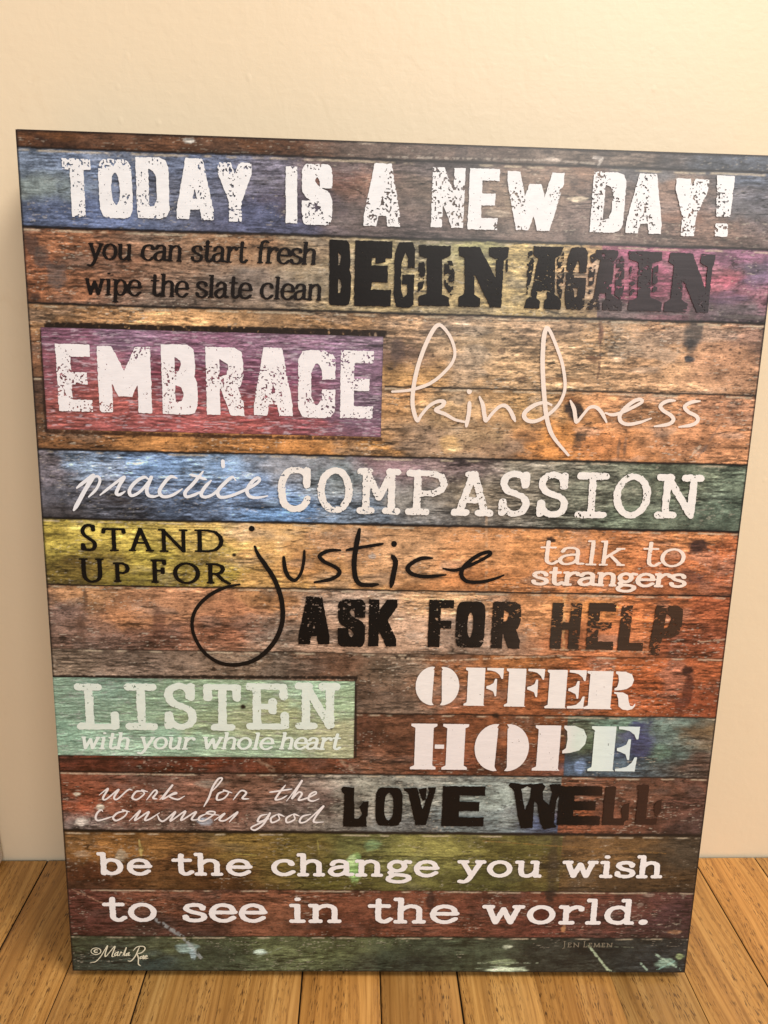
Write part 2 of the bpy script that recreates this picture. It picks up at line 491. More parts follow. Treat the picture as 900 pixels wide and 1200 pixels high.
def blob(rgb, u, v, px, py, rx, ry, col, strength, seed, ang=0.0, rag=0.42):
    rx, ry, strength = rx * 1.12, ry * 1.12, min(1.0, strength * 1.12)
    a, b = B(px, py)
    s = float(B(px + 10, py)[0] - a) / 10.0
    x, y = (u - a), (v - b)
    m = (np.abs(x) < rx * s * 2.2 + abs(ry * s * math.sin(ang)) * 2.2) & (np.abs(y) < ry * s * 2.2 + abs(rx * s * math.sin(ang)) * 2.2)
    if not m.any():
        return
    xx, yy = x[m], y[m]
    ca, sa = math.cos(ang), math.sin(ang)
    xr, yr = xx * ca + yy * sa, -xx * sa + yy * ca
    d = np.hypot(xr / (rx * s), yr / (ry * s))
    d = d + rag * (fbm(u[m] / (0.45 * rx * s + .8), v[m] / (0.45 * ry * s + .5), 4, seed) - 0.5) * 2
    k = (1 - sstep(0.55, 1.1, d)) * strength
    tex = np.exp((fbm(u[m] / 6, v[m] / .7, 3, seed + 2) - .5) * 2.2)
    rgb[m] = rgb[m] * (1 - k[:, None]) + s2l(col) * (k * tex)[:, None]


def scratch(rgb, u, v, pts, wpx, col, strength, seed):
    for (x0, y0), (x1, y1) in zip(pts[:-1], pts[1:]):
        a, b = B(x0, y0)
        c, d = B(x1, y1)
        s = 0.5
        m = (u > min(a, c) - 2) & (u < max(a, c) + 2) & (v > min(b, d) - 2) & (v < max(b, d) + 2)
        if not m.any():
            continue
        uu, vv = u[m], v[m]
        L2 = (c - a) ** 2 + (d - b) ** 2 + 1e-9
        tt = np.clip(((uu - a) * (c - a) + (vv - b) * (d - b)) / L2, 0, 1)
        dist = np.hypot(uu - a - tt * (c - a), vv - b - tt * (d - b))
        n = fbm(uu / 1.6, vv / 1.6, 3, seed)
        k = (1 - sstep(0.35, 1.0, dist / (wpx * s * (0.35 + 1.3 * n)))) * strength * sstep(.3, .5, n)
        rgb[m] = rgb[m] * (1 - k[:, None]) + s2l(col) * k[:, None]


def wood_detail(rgb, u, v, grain, fleck, seed):
    """relief shading, streaks, pits and chips of old boards, multiplied into the print"""
    wob = (fbm(u / 90, v / 30, 3, seed + 5) - .5) * 5
    vv = v + wob
    g1 = fbm(u / 60, vv / 2.0, 4, seed) - .5
    g2 = fbm(u / 9, vv / 0.75, 3, seed + 1) - .5
    bl = fbm(u / 14, v / 8, 4, seed + 2) - .5
    e = fbm(u / 4.0, vv / 1.35, 4, seed + 3)
    e2 = fbm(u / 4.0, (vv + .65) / 1.35, 4, seed + 3)
    msk = .35 + 1.3 * sstep(.36, .62, fbm(u / 40, v / 14, 3, seed + 6))      # clear grain here, smooth board there
    mot = fbm(u / 4.5, v / 3.0, 4, seed + 7, .6) - .5
    big = fbm(u / 34, v / 22, 3, seed + 8) - .5
    k = .98 * np.exp(grain * (msk * (1.3 * g1 + 1.3 * g2 + 1.9 * (e - e2)) + 1.5 * bl + 2.0 * mot + 1.1 * big))
    k = np.where(k > 1.25, 1.25 + .45 * (k - 1.25), k)
    out = rgb * k[:, None]
    # grey-brown weathering where the boards are worn
    wr = sstep(.54, .70, fbm(u / 22, v / 9, 5, seed + 9)) * .35 * fleck
    lum = (out @ np.array([.3, .55, .15]))[:, None]
    out = out * (1 - wr[:, None]) + (lum * np.array([1.02, .96, .92])) * .85 * wr[:, None]
    # dark pits and pale chips
    n1 = fbm(u / 2.6, vv / 0.8, 3, seed + 21)
    cl = sstep(.45, .62, fbm(u / 26, v / 12, 3, seed + 22))
    pit = sstep(.67, .76, n1 + .05 * cl) * .85
    out *= (1 - pit * .8 * fleck)[:, None]
    n2 = fbm(u / 2.4, (vv + .5) / 0.6, 2, seed + 33)
    chip = sstep(.76, .86, n2 + .05 * cl) * .55 * fleck * (.1 + .9 * cl)
    out = out * (1 - chip[:, None]) + (s2l((222, 206, 186)) * .8 + lum * .3) * chip[:, None]
    # long cracks along the grain
    cr = np.abs(fbm(u / 70, vv / 5.5, 3, seed + 41) - .5)
    cm = (1 - sstep(.003, .011, cr)) * sstep(.5, .62, fbm(u / 30, v / 10, 2, seed + 42))
    out *= (1 - .72 * cm)[:, None]
    lum = (out @ np.array([.3, .55, .15]))[:, None]
    return out * .87 + lum * .13


def grid_mesh(name, u0, u1, v0, v1, step, depth, color_fn, mat):
    nx, ny = int(round((u1 - u0) / step)) + 1, int(round((v1 - v0) / step)) + 1
    us, vs = np.linspace(u0, u1, nx), np.linspace(v0, v1, ny)
    U, V = np.meshgrid(us, vs)
    u, v = U.ravel(), V.ravel()
    rgb = color_fn(u, v)
    co = np.stack([(u - W / 2) * .001, np.full(u.shape, -depth), v * .001], -1)
    i = (np.arange(ny - 1)[:, None] * nx + np.arange(nx - 1)[None, :]).ravel()
    faces = np.stack([i, i + 1, i + 1 + nx, i + nx], -1).ravel()
    return mesh_obj(name, co, faces, np.full(len(i), 4), mat, sign, np.clip(rgb * ALB, 0.002, 0.95))


def face_color(u, v):
    rgb = np.zeros((len(u), 3))
    wob = (fbm(u / 35, u * 0 + 3.3, 3, 77) - .5) * .9 + (fbm(u / 3, u * 0 + 1.3, 2, 78) - .5) * .45
    ve = v + wob
    for bi, (v0, v1, grain, fl, sm) in enumerate(BOARDS):
        lo = v0 if v0 > 0 else -5
        hi = v1 if v1 < 508 else 520
        m = (ve >= lo) & (ve < hi)
        uu, vv = u[m], v[m]
        jx = (fbm(uu / 9, vv / 5, 3, 300 + bi) - .5) * 22
        jy = (fbm(uu / 9, vv / 5, 3, 400 + bi) - .5) * 9
        sp = None
        if bi in SPLIT:
            sp = float(B(*SPLIT[bi])[0])
            jx = jx * sstep(1, 9, np.abs(uu - sp))
        c = idw(uu + jx, vv + jy, sm, 2.2, sp)
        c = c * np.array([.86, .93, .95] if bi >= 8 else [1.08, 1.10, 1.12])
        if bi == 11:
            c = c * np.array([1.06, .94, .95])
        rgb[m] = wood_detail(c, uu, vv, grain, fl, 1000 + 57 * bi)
    # knots, stains, seams
    D = [(38,288,8,12,(70,52,46),.75),(50,302,10,14,(78,66,62),.7),(66,322,12,16,(96,82,78),.7),(42,347,7,5,(58,42,36),.7),
         (672,478,13,13,(44,34,32),.85),(668,468,17,6,(110,66,34),.5),(680,512,8,6,(58,48,44),.75),(676,520,5,9,(66,54,46),.5),
         (812,392,10,26,(78,72,70),.8),(808,402,9,6,(44,42,44),.7),(807,421,6,4,(66,62,64),.9),(695,421,9,3.2,(96,64,48),.75),
         (704,392,3,12,(88,56,52),.6),(725,525,2,14,(110,86,72),.55),(732,525,2,13,(110,86,72),.55),
         (465,412,8,16,(84,68,64),.7),(480,455,9,4,(120,88,56),.5),
         (817,640,13,9,(56,38,36),.85),(806,676,22,9,(74,50,48),.6),(788,660,10,12,(110,70,50),.5),(836,668,4,14,(130,74,42),.5),
         (645,632,6,4,(40,28,24),.85),(295,620,3.6,2.6,(30,20,16),1),(274,650,3,2.2,(34,24,16),1),(436,652,5,4,(150,146,146),.6),
         (806,786,7,6,(40,22,20),.85),(806,808,7,20,(70,36,30),.7),(796,828,7,12,(74,40,34),.6),(800,706,7,4,(60,40,30),.5),
         (765,764,4,5,(40,28,22),.7),(752,866,16,22,(62,64,98),.7),(745,850,10,6,(58,58,104),.6),(776,880,10,10,(96,120,104),.4),
         (581,838,4,4,(34,22,16),.8),(680,898,7,9,(128,150,190),.55),(95,738,6,20,(92,68,58),.6),(186,730,10,16,(92,62,52),.6),
         (100,700,2.5,14,(90,64,50),.6),(155,760,6,4,(56,40,34),.6),(74,748,5,3,(36,28,24),.8),(250,784,4,2.6,(36,26,20),.8),
         (300,575,30,6,(140,162,200),.35),(318,589,8,4,(160,186,220),.4),(130,587,22,5,(56,50,52),.45),(110,580,28,3,(60,56,62),.4),
         (300,590,25,2.4,(64,70,86),.5),(260,548,24,9,(140,170,216),.4),(190,545,26,7,(130,160,204),.4),
         (118,945,5,4,(214,204,190),.8),(96,962,8,6,(196,186,180),.65),(90,930,5,2.5,(220,208,190),.7),(240,962,9,6,(170,180,196),.6),
         (246,918,18,6,(150,140,130),.4),(415,1018,9,18,(150,190,120),.7),(412,1008,6,8,(190,214,160),.6),(436,990,10,8,(120,150,110),.5),
         (142,1002,7,7,(170,158,140),.6),(98,1000,10,5,(180,160,140),.45),(165,996,3,8,(150,130,80),.5),
         (505,1055,6,13,(54,34,30),.75),(648,1018,8,34,(58,48,36),.65),(645,1048,7,9,(36,28,24),.7),(636,1070,14,9,(84,40,30),.5),
         (592,1136,26,4,(206,222,196),.85),(590,1127,16,4,(150,164,130),.5),(305,1115,7,3.4,(196,214,204),.75),(220,1110,12,7,(150,172,170),.6),
         (226,1118,4,7,(170,190,200),.6),(780,1128,12,6,(150,176,160),.5),(796,1121,5,4,(160,176,130),.6),(594,1109,6,3,(190,196,176),.6),
         (790,1092,8,3,(176,130,100),.6),(660,1088,3,5,(180,130,90),.7),(760,1048,7,3,(140,120,110),.6),(750,1060,4,3,(150,130,120),.5),
         (430,166,11,3,(196,180,166),.7),(222,165,7,3.4,(180,176,172),.7),(648,187,9,3,(186,170,160),.7),(700,185,5,3,(190,180,176),.7),
         (678,234,12,3,(196,180,160),.8),(585,250,16,5,(166,150,136),.6),(600,240,9,9,(150,130,112),.5),(642,178,7,2,(60,50,46),.7),
         (540,178,9,30,(72,64,64),.5),(705,190,9,18,(86,78,78),.35),(395,210,34,12,(110,74,66),.4),(372,212,14,5,(120,80,66),.5),(800,255,30,8,(140,104,88),.5),
         (565,500,14,12,(124,96,70),.5),(526,520,12,10,(198,160,112),.6),(532,526,9,3,(226,196,150),.6),(505,385,10,9,(120,98,84),.5),
         (500,410,5,4,(96,78,64),.7),(588,412,5,4,(92,72,60),.7),(610,445,8,4,(96,72,56),.6),(660,445,34,3,(132,94,62),.6),(628,500,8,5,(90,70,56),.5),
         (620,512,16,8,(120,84,56),.5),(850,350,30,8,(96,76,98),.5),(880,372,30,3,(92,84,84),.7),(770,366,40,3.4,(92,82,84),.7)]
    for k, d in enumerate(D):
        blob(rgb, u, v, *d, seed=2000 + 13 * k)
    S = [([(702,372),(704,400),(702,430),(700,443)],2.0,(84,58,48),.7),([(818,536),(842,500)],2.2,(110,92,86),.5),
         ([(808,536),(820,523)],2.0,(206,186,166),.5),([(455,184),(540,186),(640,188),(700,192)],1.4,(190,176,166),.55),
         ([(546,178),(545,190)],2.2,(54,46,44),.6),([(705,186),(700,195)],2.4,(206,196,190),.8),
         ([(85,1042),(130,1062),(150,1058)],1.4,(170,130,110),.6),([(184,1078),(212,1096),(236,1122)],3.4,(168,172,176),.6),
         ([(688,1106),(712,1136),(722,1140)],2.0,(186,200,170),.75),([(694,1108),(742,1110)],1.0,(120,124,108),.6),
         ([(768,1118),(798,1136)],2.0,(176,198,180),.7),([(770,1136),(790,1126)],1.6,(150,190,180),.6),([(750,1128),(758,1136)],1.6,(186,210,190),.6),
         ([(560,1128),(630,1128)],1.2,(160,170,150),.6),([(330,1110),(300,1122)],1.0,(150,160,140),.5),
         ([(163,984),(166,1002)],1.6,(190,170,110),.6),([(276,1000),(300,1002)],1.2,(176,160,90),.6),([(372,985),(374,1000)],1.2,(170,160,90),.6),
         ([(660,905),(664,975)],1.0,(70,46,34),.5),([(663,843),(661,905)],1.0,(56,56,60),.5),
         ([(570,600),(570,690)],2.2,(206,170,140),.4),([(662,690),(660,760)],2.4,(220,180,130),.35),([(620,760),(760,764)],1.2,(206,176,150),.6),
         ([(820,752),(860,748)],1.2,(210,176,150),.5),([(450,770),(520,774),(660,768)],1.4,(214,186,160),.6),
         ([(565,985),(780,1000)],1.0,(150,110,60),.5),([(560,895),(580,882),(566,878)],1.2,(196,150,120),.5),([(300,888),(320,902)],4,(150,120,100),.55),
         ([(400,892),(412,900)],4,(160,140,120),.5),([(640,860),(660,862)],1.2,(206,176,140),.5)]
    for k, s in enumerate(S):
        scratch(rgb, u, v, *s, seed=4000 + 7 * k)
    # joints between boards: dark gap, painted edge shading, highlight printed on the lip below
    EDGES = [(499,.9,.85,0,420),(460,1.1,.95,0,406),(421,1.0,.95,0,406),(381.5,.75,.85,195,406),(381.7,.6,.7,0,24),(355.8,.6,.7,0,24),(342,.9,.95,0,406),
             (302.5,1.1,.97,0,406),(263,.8,.95,0,406),(223.5,.45,.7,0,406),(184.5,.7,.85,0,406),(143.5,.8,.85,0,406),
             (103,1.5,.97,0,406),(61.5,.5,.5,0,406),(27,.6,.7,0,406)]
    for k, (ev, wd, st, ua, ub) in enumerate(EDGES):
        m = (np.abs(ve - ev) < 6) & (u >= ua) & (u <= ub)
        d = ve[m] - ev
        n = fbm(u[m] / 4, d * 0 + k, 3, 90 + k)
        dark = (1 - sstep(wd * .35, wd * (.7 + .7 * n), np.abs(d))) * st
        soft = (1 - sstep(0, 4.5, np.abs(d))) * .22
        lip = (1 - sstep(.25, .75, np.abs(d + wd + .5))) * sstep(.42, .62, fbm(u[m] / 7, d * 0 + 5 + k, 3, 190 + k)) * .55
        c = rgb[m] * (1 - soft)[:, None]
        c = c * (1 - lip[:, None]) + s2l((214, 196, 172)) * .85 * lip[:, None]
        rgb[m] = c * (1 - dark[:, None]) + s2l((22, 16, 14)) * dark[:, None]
    # gap printed around the two mounted panels, shadow painted in under EMBRACE
    def band(pts, wpx, col, st, sd):
        scratch(rgb, u, v, pts, wpx, col, st, sd)
    for r in range(3):
        band([(56,382),(250,387),(449,391)], 6.0, (34,22,14), .95, 5001 + r)
        band([(49,386),(55,504)], 3.0, (48,30,22), .8, 5011 + r)
        band([(56,506),(250,511),(446,515)], 2.6, (60,36,22), .7, 5021 + r)
        band([(59,793),(240,793),(417,794)], 2.6, (30,24,22), .9, 5031 + r)
        band([(66,889),(415,888)], 1.6, (44,28,22), .6, 5041 + r)
        band([(416.5,796),(416.5,886)], 2.2, (40,30,26), .9, 5051 + r)
    # blackened border of the print
    eb = np.minimum(np.minimum(u, W - u) - .35, np.minimum(v - .1, H - v - .3))
    n = fbm(u / 6, v / 6, 3, 66)
    k = 1 - sstep(.7, 1.3 + .8 * n, eb)
    return rgb * (1 - .85 * k)[:, None] + s2l((26, 18, 16)) * (.85 * k)[:, None]


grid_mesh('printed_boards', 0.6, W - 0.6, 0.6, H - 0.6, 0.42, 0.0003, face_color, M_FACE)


def panel(name, label, quad, samples, seed, grain, extra, streak, dull, deep, tint):
    us, vs = zip(*[B(*p) for p in quad])
    u0, u1 = (us[0] + us[3]) / 2, (us[1] + us[2]) / 2
    v0, v1 = (vs[2] + vs[3]) / 2, (vs[0] + vs[1]) / 2
    u0 = max(u0, 0.7)

    def col(u, v):
        jx = (fbm(u / 8, v / 4, 3, seed + 70) - .5) * 24
        jy = (fbm(u / 8, v / 4, 3, seed + 71) - .5) * 12
        c = idw(u + jx, v + jy, samples)
        wob = (fbm(u / 50, v / 20, 3, seed + 7) - .5) * 5
        vv = v + wob
        g = fbm(u / 10, vv / .9, 4, seed) - .5
        e = fbm(u / 5, vv / 1.1, 4, seed + 3) - fbm(u / 5, (vv + .55) / 1.1, 4, seed + 3)  # embossed shading, painted into the panel colour
        b = fbm(u / 12, v / 7, 4, seed + 4) - .5
        out = c * (1.06 * np.exp(grain * (1.5 * g + 2.6 * e + .9 * b)))[:, None]
        lum = (out @ np.array([.3, .55, .15]))[:, None]
        out = out * (1 - dull) + lum * dull * np.array(tint)
        out = out * deep
        cr = (1 - sstep(.010, .035, np.abs(fbm(u / 16, vv / 2.2, 3, seed + 5) - .5)))
        cr = cr * sstep(.42, .6, fbm(u / 12, v / 7, 2, seed + 6)) * streak
        out *= (1 - .6 * cr)[:, None]
        hl = sstep(.60, .74, fbm(u / 5, (vv + .4) / .7, 3, seed + 8)) * .5 * streak
        out = out * (1 - hl[:, None]) + s2l((226, 208, 222)) * .8 * hl[:, None]
        for k, d in enumerate(extra):
            blob(out, u, v, *d, seed=seed + 500 + 11 * k)
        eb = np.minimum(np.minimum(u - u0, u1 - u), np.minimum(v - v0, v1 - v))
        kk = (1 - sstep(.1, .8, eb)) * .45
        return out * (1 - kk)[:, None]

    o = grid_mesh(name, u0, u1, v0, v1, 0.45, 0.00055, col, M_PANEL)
    o['label'] = label
    return o


PURPLE = panel('painted_panel', 'purple and red weathered panel printed with EMBRACE', [(49, 384.5), (449, 393.5), (446.5, 512), (55, 503)],
      [(70,395,(132,84,108)),(150,392,(150,112,142)),(70,430,(146,82,94)),(60,485,(150,78,72)),(130,470,(164,84,78)),(200,495,(172,88,88)),
       (300,482,(160,74,78)),(280,500,(166,84,80)),(330,440,(126,70,98)),(360,495,(150,80,88)),(380,420,(150,114,146)),(400,490,(134,98,122)),(430,470,(118,92,114)),
       (250,415,(142,96,124)),(220,440,(128,62,76)),(440,400,(128,102,124)),(330,400,(148,110,136))],
      7100, .9, [(441,405,14,2,(40,30,36),.8)], .9, .14, .82, (1.04, .95, 1.02))
GREEN = panel('painted_panel', 'mint green weathered panel printed with LISTEN', [(60, 795), (415.5, 796), (415, 886), (66, 886.5)],
      [(80,820,(112,152,128)),(75,860,(110,160,134)),(120,872,(142,188,160)),(130,805,(108,150,130)),(250,815,(132,168,124)),(300,850,(150,160,104)),(370,808,(150,194,156)),
       (392,862,(168,166,112)),(200,860,(124,172,142)),(330,835,(150,156,96)),(180,825,(122,160,126)),(230,845,(140,164,110)),(400,820,(138,170,120)),(300,875,(140,176,136))],
      7700, .75, [(285,828,3.4,3.2,(24,22,16),1),(264,854,3.4,2.4,(26,24,16),1),(388,853,2.2,2,(30,24,16),1),(332,843,2.4,2.4,(60,60,40),.8),(395,816,6,5,(110,120,100),.5)], .35, .42, .98, (.97, 1.03, .98))

# ------------------------------------------------------------------ lettering
def arc(cx, cy, rx, ry, a0, a1, n=18):
    a = np.radians(np.linspace(a0, a1, n))
    return [(cx + rx * math.cos(t), cy + ry * math.sin(t)) for t in a]


def sup(cx, cy, rx, ry, a0, a1, n=28, p=3.6):
    out = []
    for t in np.radians(np.linspace(a0, a1, n)):
        c, s = math.cos(t), math.sin(t)
        out.append((cx + rx * math.copysign(abs(c) ** (2 / p), c), cy + ry * math.copysign(abs(s) ** (2 / p), s)))
    return out


def spline(pts, n=7):
    P = np.array(pts, float)
    if len(P) < 3:
        return P
    Q = np.vstack([2 * P[0] - P[1], P, 2 * P[-1] - P[-2]])
    out = []
    for i in range(1, len(Q) - 2):
        a, b, c, d = Q[i - 1], Q[i], Q[i + 1], Q[i + 2]
        for t in np.linspace(0, 1, n, endpoint=False):
            out.append(.5 * ((2 * b) + (c - a) * t + (2 * a - 5 * b + 4 * c - d) * t * t + (3 * b - a - 3 * c + d) * t ** 3))
    out.append(P[-1])
    return np.array(out)


S_CURVE = spline([(1, .76), (.97, .90), (.78, 1), (.5, 1.0), (.2, 1), (.02, .88), (.02, .70), (.2, .57), (.5, .5), (.8, .43), (.98, .30),
                  (.98, .12), (.8, 0), (.5, 0), (.2, 0), (.03, .10), (0, .25)], 4)
GROT = {   # bold condensed grotesque, centre lines in the letter's box
 'T': [[(0, 1), (1, 1)], [(.5, 1), (.5, 0)]],
 'O': [sup(.5, .5, .5, .5, 0, 360, 40, 3.4)],
 'D': [[(0, 0), (0, 1), (.55, 1), (.85, .95), (1, .82), (1, .18), (.85, .05), (.55, 0), (0, 0)]],
 'A': [[(0, 0), (.40, 1)], [(1, 0), (.60, 1)], [(.2, .2), (.8, .2)], [(.4, 1), (.6, 1)], [(.45, .95), (.55, .95)]],
 'Y': [[(0, 1), (.5, .42)], [(1, 1), (.5, .42)], [(.5, .45), (.5, 0)]],
 'I': [[(.5, 0), (.5, 1)]],
 'S': [S_CURVE],
 'N': [[(0, 0), (0, 1)], [(.02, 1), (.98, 0)], [(1, 0), (1, 1)]],
 'E': [[(0, 0), (0, 1)], [(0, 1), (1, 1)], [(0, .5), (.8, .5)], [(0, 0), (1, 0)]],
 'F': [[(0, 0), (0, 1)], [(0, 1), (1, 1)], [(0, .48), (.85, .48)]],
 'L': [[(0, 1), (0, 0)], [(0, 0), (1, 0)]],
 'H': [[(0, 0), (0, 1)], [(1, 0), (1, 1)], [(0, .5), (1, .5)]],
 'W': [[(0, 1), (.26, 0)], [(.26, 0), (.5, .75)], [(.5, .75), (.74, 0)], [(.74, 0), (1, 1)]],
 'V': [[(0, 1), (.5, 0)], [(1, 1), (.5, 0)]],
 'M': [[(0, 0), (0, 1)], [(.03, 1), (.5, .3)], [(.97, 1), (.5, .3)], [(1, 0), (1, 1)]],
 'B': [[(0, 0), (0, 1), (.6, 1), (.88, .93), (.92, .72), (.8, .55), (.5, .53), (0, .53)], [(.5, .53), (.86, .48), (1, .34), (1, .16), (.86, .03), (.6, 0), (0, 0)]],
 'R': [[(0, 0), (0, 1), (.6, 1), (.92, .92), (.98, .72), (.85, .52), (.55, .47), (0, .47)], [(.6, .47), (1, 0)]],
 'P': [[(0, 0), (0, 1), (.6, 1), (.92, .92), (1, .72), (.9, .50), (.55, .42), (0, .42)]],
 'C': [[(1, .70), (1, .86), (.82, .98), (.5, 1), (.18, .98), (0, .84), (0, .16), (.18, .02), (.5, 0), (.82, .02), (1, .14), (1, .30)]],
 'G': [[(1, .72), (1, .88), (.78, 1), (.3, .99), (0, .8), (0, .2), (.2, .01), (.7, 0), (1, .06), (1, .42), (.62, .42)]],
 'K': [[(0, 0), (0, 1)], [(.05, .38), (1, 1)], [(.35, .6), (1, 0)]],
 '!': [[(.5, 1), (.46, .42)], [(.42, .0), (.42, .02)]],
}
SLAB = {   # typewriter capitals: (strokes, serif positions as (x, y, half length))
 'C': ([spline([(.97, .62), (.96, .86), (.80, .97), (.52, 1), (.2, .93), (.02, .68), (.0, .45), (.08, .17), (.3, .02), (.6, 0), (.86, .1), (1, .28)], 5), [(.97, 1), (.97, .64)]], []),
 'O': ([arc(.5, .5, .5, .5, 0, 360, 34)], []),
 'M': ([[(.12, 0), (.12, 1)], [(.12, 1), (.5, .35)], [(.5, .35), (.88, 1)], [(.88, 1), (.88, 0)]], [(.12, 0, .16), (.88, 0, .16), (.08, 1, .12), (.92, 1, .12)]),
 'P': ([[(.2, 0), (.2, 1)], [(.2, 1), (.65, 1), (.92, .92), (1, .75), (.92, .58), (.65, .48), (.2, .48)]], [(.22, 0, .26), (.1, 1, .14)]),
 'A': ([[(.12, 0), (.47, 1)], [(.88, 0), (.53, 1)], [(.27, .33), (.74, .33)], [(.36, 1), (.52, 1)]], [(.14, 0, .17), (.86, 0, .17)]),
 'S': ([spline([(.9, .72), (.84, .9), (.6, 1), (.35, 1), (.1, .9), (.06, .72), (.25, .57), (.55, .5), (.85, .42), (.98, .26), (.88, .08), (.62, 0), (.35, .01), (.12, .12), (.03, .3)], 5), [(.93, 1), (.93, .72)], [(.02, 0), (.02, .28)]], []),
 'I': ([[(.5, 0), (.5, 1)]], [(.5, 0, .46), (.5, 1, .46)]),
 'N': ([[(.16, 0), (.16, 1)], [(.16, 1), (.84, 0)], [(.84, 0), (.84, 1)]], [(.18, 0, .2), (.1, 1, .14), (.82, 1, .2)]),
 'L': ([[(.28, 0), (.28, 1)], [(.28, 0), (1, 0), (1, .32)]], [(.26, 1, .28), (.1, 0, .1)]),
 'T': ([[(.5, 0), (.5, 1)], [(.0, .72), (.0, 1), (1, 1), (1, .72)]], [(.5, 0, .28)]),
 'E': ([[(.18, 0), (.18, 1)], [(.18, 1), (.96, 1), (.96, .74)], [(.18, .5), (.62, .5)], [(.64, .38), (.64, .64)], [(.18, 0), (1, 0), (1, .3)]], [(.1, 0, .12), (.1, 1, .12)]),
}
ROMAN = {  # inscriptional capitals
 'S': ([spline([(.88, .80), (.84, .93), (.62, 1), (.35, .98), (.12, .86), (.1, .70), (.26, .57), (.6, .44), (.9, .32), (.96, .17), (.8, .03), (.5, 0), (.2, .03), (.06, .2)], 5), [(.88, .97), (.88, .80)], [(.05, .02), (.05, .22)]], []),
 'T': ([[(.5, 0), (.5, 1)], [(0, .84), (.03, 1), (.97, 1), (1, .84)]], [(.5, 0, .17)]),
 'A': ([[(.1, 0), (.46, .98)], [(.46, 1.02), (.86, 0)], [(.25, .36), (.68, .36)]], [(.1, 0, .12), (.86, 0, .14)]),
 'N': ([[(.13, 0), (.13, 1)], [(.1, 1), (.88, 0)], [(.88, 0), (.88, 1)]], [(.13, 0, .13), (.06, 1, .1), (.88, 1, .13)]),
 'D': ([[(.13, 0), (.13, 1)], [(.13, 1), (.45, 1), (.75, .93), (.95, .72), (1, .5), (.95, .28), (.75, .07), (.45, 0), (.13, 0)]], [(.06, 0, .1), (.06, 1, .1)]),
 'U': ([spline([(.14, 1), (.14, .35), (.2, .12), (.36, .0), (.56, -.01), (.76, .09), (.84, .3), (.84, 1)], 5)], [(.14, 1, .15), (.84, 1, .14)]),
 'P': ([[(.2, 0), (.2, 1)], [(.2, 1), (.6, 1), (.9, .9), (1, .72), (.9, .55), (.62, .46), (.38, .48)]], [(.2, 0, .2), (.1, 1, .14)]),
 'F': ([[(.2, 0), (.2, 1)], [(.2, 1), (.9, 1), (.93, .84)], [(.2, .53), (.78, .53)], [(.8, .42), (.8, .64)]], [(.2, 0, .2), (.1, 1, .12)]),
 'O': ([arc(.5, .5, .5, .5, 0, 360, 34)], []),
 'R': ([[(.13, 0), (.13, 1)], [(.13, 1), (.42, 1), (.66, .9), (.72, .74), (.64, .57), (.42, .48), (.13, .49)], [(.42, .48), (.72, .14), (.98, -.02)]], [(.13, 0, .14), (.07, 1, .1)]),
 'J': ([[(.6, 1), (.6, 0), (.45, -.2), (.1, -.26)]], [(.6, 1, .3)]),
 'E': ([[(.2, 0), (.2, 1)], [(.2, 1), (.9, 1), (.92, .84)], [(.2, .53), (.76, .53)], [(.2, 0), (.95, 0), (1, .18)]], [(.1, 0, .14), (.1, 1, .14)]),
 'L': ([[(.2, 0), (.2, 1)], [(.2, 0), (.95, 0), (1, .2)]], [(.2, 1, .2), (.1, 0, .12)]),
 'M': ([[(.1, 0), (.18, 1)], [(.18, 1), (.5, .05)], [(.5, .05), (.82, 1)], [(.82, 1), (.92, 0)]], [(.1, 0, .1), (.92, 0, .1), (.15, 1, .07), (.85, 1, .07)]),
}
AS, DE = 1.43, -.46
